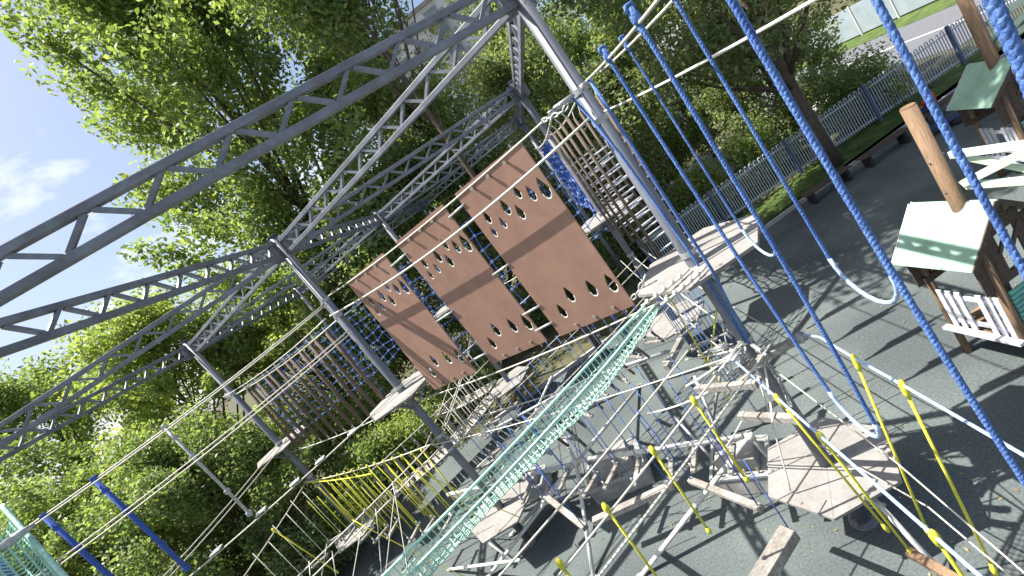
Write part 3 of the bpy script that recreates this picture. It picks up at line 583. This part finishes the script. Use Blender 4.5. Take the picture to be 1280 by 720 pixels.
# yellow rope curtain between panel pole and thin left pole
for i in range(15):
    s = .5 + i * .4
    a = P('B', 'C', s, .25, 3.27); b = P('B', 'C', s + .05 * math.sin(i * 3), .25 + .1 * math.cos(i * 2), 1.2 + .2 * math.sin(i * 1.7))
    t = thing('knotted_rope', ORD[i] + ' thin yellow rope of the lower left curtain, counted from the panel pole', 'rope', a, 0, 'curtain of yellow ropes at lower left')
    MB().tube([(0, 0, 0), (b - a) * .5, b - a], .015, 6).obj('rope', M['yellow'], t, True); MB().tube([(0, 0, .03), (0, 0, -.03), (0, 0, -.06)], [.02, .04, .02], 7).obj('knot', M['yellow'], t, True)
cable('yellow_rope', 'level yellow rope across the yellow curtain at lower left', sagline(P('B', 'C', 6.4, .25, 3.3), P('B', 'C', 2.2, .6, 3.25), .05), .017, 'yellow', 'rope', None)
for s, lab in ((4.2, 'yellow rope hanging in the dark lower left corner'), (2.2, 'yellow rope left of the thin pole\'s foot')):
    dropper(lab, P('C', 'G', s, 0, 3.3), P('C', 'G', s - .2, .3, 1.2))
for k, (s0, s1, off, lab) in enumerate(((1.2, 3.2, .3, 'slack thin white cord rising across the dark lower left'), (2.0, 4.2, .3, 'second slack thin white cord in the dark lower left'), (2.9, 5.0, .35, 'third slack thin white cord in the dark lower left'))):
    cable('slack_rope', lab, [P('B', 'G', s0, 0, 3.3), P('B', 'G', s1, off, 1.4)], .008, 'white', 'cord', 'thin white cords at lower left')
steps('B', 'C', .7, 7, .9, .75, 3.2, 1.5, .55, ('', ' swing step beside the yellow curtain, counted from the panel pole'), 'swing steps beside the yellow curtain', 'yellow')
steps('C', 'G', 0, 5, .9, .95, 3.3, 1.6, .6, ('', ' swing step in the dark lower left, counted from the thin pole'), 'swing steps at lower left', 'white')
for i in range(10):
    s0 = .8 + i * .5; p = P('B', 'G', s0, .0 if i % 2 else .5, 3.3); q = P('B', 'G', s0 + (1.2 if i % 3 else -.9), .9, 1.15 + .25 * (i % 3))
    cable('slack_rope', ORD[i] + (' pale' if i % 3 else ' yellow') + ' slanting cord below the foot plates, counted from the panel pole', sagline(p, q, .05, 6), .009, 'white' if i % 3 else 'yellow', 'cord', 'slanting cords at lower left')
steps('B', 'D', -.5, 8, .8, .65, 3.2, 1.4, .6, ('', ' swing step in the middle row behind the green net, from the panel pole'), 'swing steps in the middle row')
steps('B', 'F', .3, 7, .8, .75, 3.2, 1.3, .5, ('', ' swing step below the left panel, counted from the panel pole'), 'swing steps below the left panel', 'white')
for off, nm in ((-.2, 'far'), (-.8, 'near')): cable('wire_cable', 'low wire cable over the %s ends of the middle row of steps' % nm, span('B', 'D', off, 3.22, .08))
for off, nm in ((.05, 'right'), (.55, 'left')): cable('wire_cable', 'low wire cable over the %s ends of the steps below the left panel' % nm, span('B', 'F', off, 3.22, .08))
# tube stands
def stand(label, top, feet, r=.042):
    top = Vector(top); t = thing('tube_stand', label, 'stand', top, 0, 'white tube stands')
    for f in feet: MB().tube([(0, 0, 0), Vector(f) - top], r, 10).obj('leg', M['tube'], t, True)
    MB().tube([(0, 0, -.07), (0, 0, .06)], .07, 12).obj('hub', M['tube'], t, True)
    for f in feet: MB().tube([Vector(f) - top + Vector((0, 0, .0)), Vector(f) - top + Vector((0, 0, .02))], .08, 10).obj('foot_plate', M['galv'], t)
    return t
n2 = G(720, 578, 1.25); n1 = G(937, 545, 1.3)
stand('white tube stand with many legs over the concrete block in the lower centre', n2, [G(742, 722, .0), G(608, 724, .0), G(640, 668, .02), G(800, 482, .0), G(693, 522, .0), (-2.9, 10.6, .02)])
stand('white tube brace right of the lower centre, beside the second concrete block', n1, [G(800, 722, .0), G(975, 585, .02)])
cable('balance_tube', 'long white tube joining the two tube stands', [n2 + Vector((.08, -.07, .03)), n1 + Vector((-.08, .07, .02))], .05, 'tube', 'tube', None, 12)
cable('balance_tube', 'white tube running left from the stand behind the green net', [n2 + Vector((-.1, .04, .0)), G(560, 618, 1.2)], .05, 'tube', 'tube', None, 12)
def block(label, cs, h):
    c = sum((Vector(p) for p in cs), Vector()) / 4; t = thing('concrete_block', label, 'block', (c.x, c.y, 0), 0, 'concrete ballast blocks')
    mb = MB(); mb.prism([(p[0] - c.x, p[1] - c.y) for p in cs], 0, h * .62); mb.obj('base', M['concrete'], t, bevel=.025)
    mb = MB(); mb.prism([((p[0] - c.x) * .68, (p[1] - c.y) * .68) for p in cs], h * .62, h); mb.obj('step', M['concrete'], t, bevel=.03)
    q = [Vector(((p[0] - c.x) * .98, (p[1] - c.y) * .98, h * .645)) for p in cs]
    for i in range(4): MB().bar(q[i], q[(i + 1) % 4], .06, .04).obj('steel_edge', M['galv'], t)
    for i in range(4):
        f = (i + .5) / 4; p = q[0].lerp(q[1], f) * .86; MB().tube([p, p + Vector((0, 0, .16))], .02, 6).obj('anchor_bolt', M['bolt'], t)
    return t
block('stepped concrete block under the many legged tube stand', [(-1.35, 9.3, 0), (-.05, 8.8, 0), (.2, 9.95, 0), (-1.05, 10.3, 0)], .62)
block('stepped concrete block left of the large low platform', [(.75, 7.45, 0), (1.55, 6.75, 0), (2.05, 7.5, 0), (1.35, 8.3, 0)], .62)
block('small concrete block by the panel pole behind the green net', [(-3.2, 11.2, 0), (-2.4, 10.8, 0), (-2.1, 11.5, 0), (-2.9, 11.9, 0)], .5)
cable('brace_tube', 'white slanting brace under the large low platform beside the pole', [(2.0, 4.98, 1.05), (2.0, 4.35, .02)], .035, 'tube', 'tube', None, 10)
# slatted bridges on the far side
def slats(label, a, b, off, z, n=26, wd=.8, rail=True):
    t = thing('slatted_bridge', label, 'bridge', P(a, b, 0, off, z), 0, 'slatted plank bridges'); base = Vector(t.location)
    d = (N[b] - N[a]).normalized(); nn = Vector((-d.y, d.x, 0)); bx = MB(); bx.box((0, 0, 0), d * .07, nn * wd / 2, (0, 0, .02)); me = bx.mesh('plank', M['grey'])
    for i in range(n):
        s = .9 + (LL - 1.8) * i / (n - 1); q = P(a, b, s, off, z - .22 * math.sin(math.pi * i / (n - 1))) - base; o = link('plank', me, t, q); o.rotation_euler = (0, 0, random.uniform(-.05, .05))
    for k in (-1, 1):
        MB().tube([P(a, b, .9 + (LL - 1.8) * i / 10, off + k * wd / 2, z + .04 - .22 * math.sin(math.pi * i / 10)) - base for i in range(11)], .018, 6).obj('side_rope', M['white'], t, True)
        if rail:
            v = MB()
            for i in range(13):
                s = .9 + (LL - 1.8) * i / 12; v.bar(P(a, b, s, off + k * wd / 2, z - .1) - base, P(a, b, s, off + k * wd / 2, z + .9) - base, .05, .05)
            v.obj('pickets', M['grey'], t)
    return t
slats('pale slatted bridge behind the yellow rope curtain', 'C', 'F', -.1, 1.15)
0 and slats('far slatted bridge right of the panel pole without pickets', 'B', 'F', -.3, 1.15, 24, .7, False)
slats('distant slatted bridge among leaves behind the logs', 'H', 'F', 0, 1.15, 22, .7, False)
# ------------------------------------------------------------------ play houses
def make_house():
    t = thing('play_house', '', 'playhouse'); hw, hd = .42, .5; ze, zr = 2.02, 2.68; ow, od = .72, .6
    for sx in (-1, 1):
        for sy in (-1, 1): MB().tube([(sx * hw, sy * hd, 0), (sx * hw, sy * hd, 2.2 + .0)], .055, 10).obj('post', M['tan'], t, True)
    for i in range(7):
        y = -hd + .07 + i * (2 * hd - .14) / 6; MB().bar((-hw - .12, y, .56), (hw + .05, y, .56), .135, .035).obj('deck_board', M['tan'], t)
    for sx in (-1, 1):
        mb = MB(); a = Vector((0, 0, zr)); b = Vector((sx * ow, 0, ze)); d = (b - a).normalized(); n = Vector((-d.z * sx, 0, d.x * sx)) * (1 if sx * d.x > 0 else -1)
        n = Vector((d.z, 0, -d.x)); n = n if n.z > 0 else -n
        mb.box((a + b) / 2 + n * .015, (b - a) / 2, (0, od, 0), n * .014); mb.obj('roof_slope', M['roof'], t)
        for sy in (-1, 1): MB().bar(a + Vector((0, sy * (od + .012), .0)), b + Vector((0, sy * (od + .012), .0)), .02, .075).obj('barge_board', M['picket'] if sy > 0 else M['darkwood'], t)
    # dark gable boards with a window opening
    for sy in (-1, 1):
        y = sy * hd; nb = 8
        for i in range(nb):
            x0 = -hw - .2 + (2 * hw + .4) * i / nb; x1 = x0 + (2 * hw + .4) / nb - .006; xm = (x0 + x1) / 2; zt = zr - .06 - abs(xm) * (zr - ze) / ow
            lo = 1.62 if (2 <= i <= 5) else 1.5
            if i in (3, 4): MB().box((xm, y, (zt + 2.22) / 2), ((x1 - x0) / 2, 0, 0), (0, .012, 0), (0, 0, (zt - 2.22) / 2)).obj('gable_board', M['darkwood'], t)
            else: MB().box((xm, y, (zt + lo) / 2), ((x1 - x0) / 2, 0, 0), (0, .012, 0), (0, 0, (zt - lo) / 2)).obj('gable_board', M['darkwood'], t)
        MB().bar((-hw - .1, y - .03 * sy, 1.55), (hw + .1, y - .03 * sy, 1.55), .05, .12).obj('cross_rail', M['darkwood'], t)
        MB().bar((-.02, y + .02 * sy, 1.9), (.24, y + .02 * sy, 2.2), .03, .05).obj('window_bar', M['darkwood'], t)
        MB().bar((.02, y + .02 * sy, 2.2), (-.2, y + .02 * sy, 1.95), .03, .05).obj('window_bar', M['darkwood'], t)
    # picket railing on the long left side, gap in the middle with round holes above
    for k, y in enumerate([-.42, -.30, -.18, .12, .26, .40]):
        MB().box((-hw - .03, y, .98), (.012, 0, 0), (0, .04, 0), (0, 0, .36)).obj('picket', M['picket'], t)
    for z in (.72, 1.22): MB().bar((-hw, -hd, z), (-hw, hd, z), .03, .07).obj('rail', M['picket'], t)
    MB().bar((-hw - .1, -hd - .05, .6), (-hw - .1, hd + .05, .6), .1, .05).obj('ledge', M['picket'], t)
    # teal slatted front
    for i in range(11): MB().bar((-hw + .06, -hd - .04, .62 + i * .075), (hw - .06, -hd - .04, .62 + i * .075), .03, .05).obj('front_slat', M['teal'], t)
    return t
hp = make_house(); hp.location = (5.82, 6.27, 0); tag(hp, 'pale green roofed play house nearest the viewer at the right edge', 'playhouse', 'small play houses on posts')
dup(hp, (10.98, 9.45, 0), math.radians(-16), 'pale green roofed play house farther back at the upper right', 'small play houses on posts')
for (x, y, z, r, lab) in ((5.78, 6.12, 4.3, .095, 'tall tan round post rising above the nearer play house roof'), (10.9, 9.36, 4.9, .11, 'tall tan round post rising above the farther play house')):
    t = thing('round_post', lab, 'post', (x, y, 0), 0, 'tall tan round posts')
    MB().tube([(0, 0, 0), (0, 0, z)], r, 16).obj('shaft', M['tan'], t, True); MB().tube([(0, 0, z + .002), (0, 0, z + .012)], r * .93, 16).obj('end_grain', M['tan'], t)
    for k in (3.45, 2.95): MB().tube([(-r - .01, 0, k), (r + .05, 0, k)], .018, 6).obj('bolt', M['bolt'], t)
t = thing('cross_railing', 'pale green railing with a diagonal cross fixed to the nearer tall post', 'railing', (5.85, 6.05, 2.9))
a0, a1 = Vector((.03, -.05, .53)), Vector((.1, -1.5, .5)); b0, b1 = Vector((.03, -.05, .02)), Vector((.1, -1.5, .0))
MB().bar(a0, a1, .05, .1).obj('top_rail', M['roofgreen'], t); MB().bar(b0, b1, .05, .1).obj('bottom_rail', M['roofgreen'], t)
MB().bar(a0 + Vector((.045, 0, -.03)), b1.lerp(b0, .35) + Vector((.045, 0, .03)), .03, .1).obj('diagonal', M['roofgreen'], t); MB().bar(b0 + Vector((-.04, 0, .05)), a1.lerp(a0, .35) + Vector((-.04, 0, -.03)), .03, .1).obj('diagonal', M['roofgreen'], t)
t = thing('cross_railing', 'pale railing with a cross beyond, beside the farther tall post', 'railing', (10.95, 9.3, 2.9))
for z in (.05, .55): MB().bar((.1, 0, z), (1.6, -.3, z), .06, .12).obj('rail', M['roofgreen'], t)
MB().bar((.1, -.04, .1), (1.4, -.3, .5), .05, .1).obj('diagonal', M['roofgreen'], t)
# ------------------------------------------------------------------ metal fence with looped tops
FA, FB = Vector((5.4, 19.35, 0)), Vector((27, 15.75, 0)); fd = (FB - FA).normalized(); fl = (FB - FA).length; fa = math.atan2(fd.y, fd.x)
t = thing('picket_fence', 'grey blue metal fence with looped tops between the grass and the road', 'fence', FA, fa)
hw = .052; loop = [(-hw, 0, .12), (-hw, 0, 1.5)] + [(-hw * math.cos(q), 0, 1.5 + math.sin(q) * .07) for q in (.5, 1.05, 1.57, 2.09, 2.64)] + [(hw, 0, 1.5), (hw, 0, .12)]
hoop = MB().tube(loop, .021, 5, False).mesh('hoop', M['fence'], True); n = int(fl / .208)
n = min(n, 146)
for i in range(n): link('hoop', hoop, t, (.1 + i * .208, 0, 0))
rails = MB().bar((0, 0, .22), (fl, 0, .22), .03, .045).mesh('rail', M['fence']); link('rail', rails, t); link('rail', rails, t, (0, 0, 1.16))
pm = MB().box((0, 0, .82), (.05, 0, 0), (0, .05, 0), (0, 0, .82)).mesh('post', M['fencepost'])
for i in range(7): link('post', pm, t, (.0 + i * 3.4, -.065, 0))
# pale sheet fence beyond the road
t = thing('sheet_fence', 'pale blue grey sheet fence on the far side of the road', 'fence', (31.0, 26, 0))
for i in range(12): 
    MB().box((.05 * i * 1.7, i * 3.0, 1.15), (.03, 0, 0), (.05 * .85, 1.46, 0), (0, 0, 1.05)).obj('sheet', M['sheet'], t)
    MB().box((.05 * i * 1.7 - .04 + .04, i * 3.0 + 1.5, 1.15), (.06, 0, 0), (0, .05, 0), (0, 0, 1.15)).obj('post', M['tube'], t)
# ------------------------------------------------------------------ buildings far behind
def tower(label, x, y, wd, dp, h, rz, floors, bays, name='apartment_block'):
    t = thing(name, label, 'building', (x, y, 0), rz)
    MB().box((0, 0, h / 2), (wd / 2, 0, 0), (0, dp / 2, 0), (0, 0, h / 2)).obj('wall', M['wall'], t)
    MB().box((0, 0, h + .25), (wd / 2 + .3, 0, 0), (0, dp / 2 + .3, 0), (0, 0, .25)).obj('roof_slab', M['concrete'], t)
    fh = h / floors; bw = wd / bays
    wm = MB().box((0, 0, 0), (bw * .28, 0, 0), (0, .06, 0), (0, 0, fh * .27)).mesh('window', M['glass']); fm = MB()
    for s in (-1, 1): fm.box((s * bw * .29, -.04, 0), (.06, 0, 0), (0, .08, 0), (0, 0, fh * .3)); fm.box((0, -.04, s * fh * .285), (bw * .3, 0, 0), (0, .08, 0), (0, 0, .06))
    fr = fm.mesh('frame', M['tube'])
    bm_ = MB().box((0, -.7, 0), (bw * .46, 0, 0), (0, .7, 0), (0, 0, .08)).box((0, -1.4, .5), (bw * .46, 0, 0), (0, .05, 0), (0, 0, .5)).mesh('balcony', M['concrete'])
    for f in range(floors):
        for b in range(bays):
            c = (-wd / 2 + bw * (b + .5), -dp / 2 - .03, fh * (f + .52)); o = link('window', wm, t, c); link('frame', fr, o)
            if b % 3 == 1 and f > 0: link('balcony', bm_, t, (c[0], -dp / 2, fh * f + .1))
    return t
tower('pale apartment block showing between the trees behind the trusses', 11, 78, 26, 12, 33, math.radians(-6), 11, 7)
tower('low pale house wall glimpsed through the trees behind the fence', 17, 44, 12, 8, 5.5, math.radians(10), 2, 4, 'pale_house')
# ------------------------------------------------------------------ benches and the child by the fence
def make_bench():
    t = thing('low_bench', '', 'bench')
    for k in (-.14, 0, .14): MB().box((0, k, .42), (.85, 0, 0), (0, .06, 0), (0, 0, .02)).obj('seat_plank', M['darkwood'], t)
    for s in (-.65, .65): MB().box((s, 0, .2), (.05, 0, 0), (0, .18, 0), (0, 0, .2)).obj('leg', M['dark'], t)
    return t
bp = make_bench(); bp.location = (10.6, 15.1, 0); bp.rotation_euler = (0, 0, -.1); tag(bp, 'low dark bench at the kerb left of the thick trunk', 'bench', 'low dark benches along the kerb')
dup(bp, (12.6, 14.75, 0), -.1, 'low dark bench at the kerb right of the thick trunk', 'low dark benches along the kerb')
dup(bp, (14.6, 14.5, 0), -.1, 'low dark bench at the kerb next to the person in red', 'low dark benches along the kerb')
def person(label, x, y, rz):
    t = thing('person', label, 'person', (x, y, 0), rz)
    bm = bmesh.new(); sk = bm.verts.layers.skin.verify()
    J = [((0, 0, .5), .12), ((0, .02, .72), .12), ((0, .06, .95), .11), ((0, .1, 1.03), .05), ((0, .13, 1.16), .085), ((0, .13, 1.25), .07),
         ((.1, -.05, .5), .08), ((.13, -.38, .52), .06), ((.14, -.42, .1), .04), ((.14, -.52, .05), .035),
         ((-.1, -.05, .5), .08), ((-.13, -.38, .52), .06), ((-.14, -.42, .1), .04), ((-.14, -.52, .05), .035),
         ((.17, .05, .92), .05), ((.22, -.08, .72), .04), ((.16, -.28, .62), .03), ((.15, -.34, .6), .025), ((-.17, .05, .92), .05), ((-.22, -.08, .72), .04), ((-.16, -.28, .62), .03), ((-.15, -.34, .6), .025)]
    E_ = [(0, 1), (1, 2), (2, 3), (3, 4), (4, 5), (0, 6), (6, 7), (7, 8), (8, 9), (0, 10), (10, 11), (11, 12), (12, 13), (2, 14), (14, 15), (15, 16), (16, 17), (2, 18), (18, 19), (19, 20), (20, 21)]
    vs = [bm.verts.new(p) for p, r in J]
    for v, (p, r) in zip(vs, J): v[sk].radius = (r, r)
    vs[0][sk].use_root = True
    for a, b in E_: bm.edges.new((vs[a], vs[b]))
    me = bpy.data.meshes.new('body'); bm.to_mesh(me); bm.free(); me.materials.append(M['skin']); o = link('body', me, t)
    o.modifiers.new('skin', 'SKIN').use_smooth_shade = True; o.modifiers.new('sub', 'SUBSURF').levels = 1
    MB().tube([(0, .01, .56), (0, .03, .72), (0, .06, .93), (0, .09, 1.0)], [.15, .155, .15, .07], 12).obj('red_top', M['red'], t, True)
    for s in (-1, 1): MB().tube([(s * .08, .0, .52), (s * .13, -.38, .54), (s * .14, -.42, .14)], [.1, .08, .06], 10).obj('trouser_leg', M['navy'], t, True)
    for s in (-1, 1): MB().tube([(s * .14, .06, .94), (s * .215, -.06, .75)], [.07, .055], 9).obj('sleeve', M['red'], t, True)
    MB().tube([(0, .15, 1.15), (0, .15, 1.22), (0, .14, 1.28)], [.1, .098, .04], 12).obj('hair', M['hair'], t, True)
    return t
person('person in red top and dark trousers sitting low by the lawn edge', 14.35, 14.45, math.radians(190))
t = thing('rocker_board', 'dark blue board lying low beside the person in red', 'toy', (13.95, 13.6, 0), math.radians(-30))
MB().box((0, 0, .22), (.8, 0, 0), (0, .2, 0), (0, 0, .03)).obj('board', M['navy'], t, bevel=.01); MB().tube([(0, -.2, .1), (0, .2, .1)], .1, 12).obj('roller', M['dark'], t, True)
for s in (-.6, .6): MB().tube([(s, 0, .25), (s, 0, .45)], .02, 8).obj('handle', M['paleblue'], t, True)
# ------------------------------------------------------------------ fallen leaves and grit on the rubber
lr = np.random.default_rng(77); lm = MB()
for i in range(1500):
    x, y = lr.uniform(-9, 18), lr.uniform(1.5, 15); a = lr.uniform(0, 6.28); r = lr.uniform(.012, .04); k = len(lm.v); z = .004 + lr.uniform(0, .006)
    lm.v += [Vector((x + r * math.cos(a), y + r * math.sin(a), z)), Vector((x - .5 * r * math.sin(a), y + .5 * r * math.cos(a), z + .008)), Vector((x - r * math.cos(a), y - r * math.sin(a), z)), Vector((x + .5 * r * math.sin(a), y - .5 * r * math.cos(a), z + .003))]; lm.f.append((k, k + 1, k + 2, k + 3))
struct(lm.obj('leaf_litter', M['litter']), 'stuff')
# ------------------------------------------------------------------ trees and shrubs
def leaves(name, cen, siz, axes, per, lsz, m, parent, rng, elong=1.7):
    """cen (n,3), siz (n,), axes (n,3): clumps stretched along their axis, each filled with small rhombic leaves"""
    n = len(cen); tot = n * per; idx = np.repeat(np.arange(n), per)
    d = rng.normal(0, 1, (tot, 3)); d /= np.linalg.norm(d, axis=1)[:, None]; d *= (rng.random(tot) ** .5)[:, None]
    ax = axes[idx]; al = (d * ax).sum(1)[:, None]; d = d + ax * al * (elong - 1); d = d * siz[idx][:, None]
    c = cen[idx] + d
    nrm = rng.normal(0, 1, (tot, 3)) + np.array([0, 0, .7]) + ax * .2; nrm /= np.linalg.norm(nrm, axis=1)[:, None]
    t1 = rng.normal(0, 1, (tot, 3)) + np.array([0, 0, -.3]); t1 -= nrm * (t1 * nrm).sum(1)[:, None]; t1 /= np.linalg.norm(t1, axis=1)[:, None]; t2 = np.cross(nrm, t1)
    s = (lsz * rng.uniform(.6, 1.3, tot))[:, None]
    v = np.stack([c - t1 * s, c + t2 * s * .58 - t1 * s * .1, c + t1 * s, c - t2 * s * .58 - t1 * s * .1], 1).reshape(-1, 3).astype(np.float32)
    me = bpy.data.meshes.new(name); me.vertices.add(tot * 4); me.vertices.foreach_set('co', v.ravel())
    me.loops.add(tot * 4); me.loops.foreach_set('vertex_index', np.arange(tot * 4, dtype=np.int32))
    me.polygons.add(tot); me.polygons.foreach_set('loop_start', np.arange(0, tot * 4, 4, dtype=np.int32))
    me.materials.append(m); me.update(calc_edges=True); me.validate()
    return link(name, me, parent)
def tree(label, x, y, h, r, seed, leaf, base=.18, nc=110, per=380, lsz=.15, cs=.1, group='trees around the play ground', upw=.8, lean=(0, 0), shape=1.0, trunk=None):
    rng = np.random.default_rng(seed); t = thing('leafy_tree', label, 'tree', (x, y, 0), 0, group)
    z = base + (1 - base) * rng.random(nc) ** .9; prof = np.sin(np.pi * np.clip((z - base) / (1 - base), .02, .98) ** .75) ** (.65 * shape) * .95 + .1
    a = rng.random(nc) * 2 * np.pi; rad = r * prof * (rng.random(nc) ** .45) * rng.uniform(.8, 1.18, nc)
    cen = np.stack([rad * np.cos(a) + lean[0] * z, rad * np.sin(a) + lean[1] * z, z * h * .97], 1)
    out = np.stack([np.cos(a), np.sin(a), np.zeros(nc)], 1) * (.4 + .8 * rad / r)[:, None] + np.array([0, 0, upw]); out /= np.linalg.norm(out, axis=1)[:, None]
    siz = h * cs * rng.uniform(.55, 1.15, nc) * (1.15 - .45 * rad / r)
    leaves('crown', cen, siz, out, per, lsz, M[leaf], t, rng, 2.5 if h > 17 else 1.8)
    tr = trunk or h * .016; pts = []; rr = []
    for i in range(9):
        f = i / 8; pts.append((lean[0] * f * .9 + math.sin(f * 5 + seed) * r * .04 * f, lean[1] * f * .9 + math.cos(f * 4 + seed) * r * .04 * f, h * .92 * f)); rr.append(tr * (1.25 if i == 0 else 1) * (1 - f * .9))
    MB().tube(pts, rr, 10).obj('trunk', M['bark'], t, True)
    lb = MB()
    for k in range(min(nc, 36)):
        c = Vector(cen[k]); z0 = max(h * base * .6, c.z - (.18 * h + Vector((c.x, c.y, 0)).length * .7)); f = z0 / (h * .92); i = min(7, int(f * 8)); p0 = Vector(pts[i]).lerp(Vector(pts[i + 1]), f * 8 - i)
        mid = p0.lerp(c, .5) + Vector((0, 0, -.04 * h * .5)); q = tr * (1 - f * .85) * .42; lb.tube([p0, mid, c, c + Vector(out[k]) * siz[k]], [q, q * .7, q * .35, q * .12], 6)
    lb.obj('limbs', M['bark'], t, True)
    return t
T_ = [  # label, x, y, h, r, seed, leaf, base, clumps, leaves per clump, leaf size, clump size
 ('huge bright green tree filling the upper left with feathery outer branches', -5.9, 25.5, 28, 6.3, 3, 'leaf_a', .14, 175, 560, .125, .054),
 ('tall tree left of the trusses\' joint, right neighbour of the huge one', 1.5, 29, 25, 3.4, 5, 'leaf_a', .12, 80, 520, .125, .06),
 ('darker tree with cloud showing through beside the foreground pole top', 10.8, 33, 17.5, 3.1, 9, 'leaf_b', .1, 66, 525, 0.126, .07),
 ('sunlit rounded yellow green tree low at left', -14.5, 21.5, 12.2, 4.6, 12, 'leaf_y', .12, 100, 577, 0.096, .085),
 ('small bright tree at the left edge under the lowest truss', -22, 24, 13.5, 5.2, 15, 'leaf_a', .1, 90, 560, 0.104, .085),
 ('leafy tree behind the hanging logs', -10.6, 25, 11.5, 4.4, 18, 'leaf_y', .08, 95, 560, 0.096, .09),
 ('dark green tree in the lower left corner', -12.2, 15.8, 7.0, 3.4, 21, 'leaf_b', .05, 100, 525, 0.074, .11),
 ('dark tree behind the hanging rods at left', -17.5, 16.8, 8.4, 3.8, 24, 'leaf_b', .05, 100, 525, 0.081, .11),
 ('dense dark tree behind the brown panels', -1.8, 28.0, 12, 5.0, 27, 'leaf_c', .05, 110, 525, 0.104, .095),
 ('dark tree behind the ladders right of the panels', 5.6, 22.5, 11.5, 3.4, 30, 'leaf_c', .05, 100, 525, 0.089, .1),
 ('broad olive tree behind the top of the blue ropes', 10.4, 28.5, 12.5, 3.9, 33, 'leaf_b', .08, 85, 525, 0.104, .085),
 ('greyish tree at the top edge right of the blue ropes', 16.0, 30.5, 12.5, 4.0, 36, 'leaf_c', .1, 80, 490, 0.104, .085),
 ('dark spreading tree behind the thick trunk by the fence', 15.6, 22.2, 7.6, 3.4, 39, 'leaf_c', .12, 100, 525, 0.081, .1),
 ('slim tall tree behind the panels whose high crown shades the dark ground', 1.2, 15.6, 25, 4.3, 61, 'leaf_b', .6, 110, 720, .1, .05),
 ('far green tree beyond the road at the top right', 38, 36, 9, 4, 42, 'leaf_a', .1, 70, 455, 0.118, .12),
]
for lab, x, y, h, r, sd_, lf, ba, nc, per, ls, cs in T_: tree(lab, x, y, h, r, sd_, lf, ba, nc, per, ls, cs, trunk=.13 if lab.startswith('slim') else None)
tr = tree('thick trunked tree standing in the lawn behind the dark benches', 12.4, 16.8, 15, 4.6, 51, 'leaf_c', .36, 110, 420, .1, .075, trunk=.27)
def bush(label, x, y, h, r, seed, leaf, nc=45, per=170, lsz=.07):
    rng = np.random.default_rng(seed); t = thing('leafy_bush', label, 'bush', (x, y, 0), 0, 'bushes along the fence and under the trees')
    a = rng.random(nc) * 6.283; e = rng.random(nc); rad = r * np.sqrt(rng.random(nc)) * (1 - .35 * e)
    cen = np.stack([rad * np.cos(a), rad * np.sin(a), h * (.12 + .75 * e)], 1); ax = np.stack([np.cos(a) * .4, np.sin(a) * .4, np.ones(nc)], 1); ax /= np.linalg.norm(ax, axis=1)[:, None]
    leaves('foliage', cen, np.full(nc, .3 * (h + r) / 2) * rng.uniform(.7, 1.2, nc), ax, per, lsz, M[leaf], t, rng, 1.3)
    sb = MB()
    for k in range(10): sb.tube([(0, 0, 0), Vector(cen[k]) * .5, Vector(cen[k])], [.03, .02, .008], 5)
    sb.obj('stems', M['bark'], t, True); return t
B_ = [('light green bush against the fence where the road begins', 16.2, 18.9, 2.7, 1.5, 'leaf_a'), ('sunny bush behind the fence right of the high platform', 9.4, 20.9, 2.3, 1.5, 'leaf_y'), ('rounded bush behind the fence below the pale wall', 12.2, 20.3, 2.6, 1.5, 'leaf_a'),
      ('small bush beside the pale path behind the fence', 7.2, 22.0, 2.2, 1.4, 'leaf_a'), ('bush at the back left of the ladders', 4.2, 21.5, 2.6, 1.7, 'leaf_b'), ('sunlit low bush beyond the yellow curtain', -6.4, 18.4, 2.2, 1.8, 'leaf_y'), ('low bush below the panel pole\'s platform', -8.6, 17.3, 2.4, 1.7, 'leaf_a'),
      ('pale green bush behind the slatted bridge', -4.2, 20.8, 2.6, 1.9, 'leaf_a'), ('dark bush behind the blue cargo net', -9.8, 20.5, 3.6, 2.2, 'leaf_b'), ('bright bush between rods and logs at left', -13.3, 18.6, 4.2, 2.2, 'leaf_y'), ('low bush by the thin left pole foot', -10.4, 15.0, 2.0, 1.6, 'leaf_b'), ('low dark bush at the lower left edge', -13.6, 12.4, 3.0, 2.2, 'leaf_b'), ('dark bush at the bottom left corner', -11.2, 10.2, 2.4, 1.9, 'leaf_c'), ('bush behind the far pole', 0.3, 23.5, 3.0, 2.1, 'leaf_b')]
for i, (lab, x, y, h, r, lf) in enumerate(B_): bush(lab, x, y, h, r, 100 + i, lf)
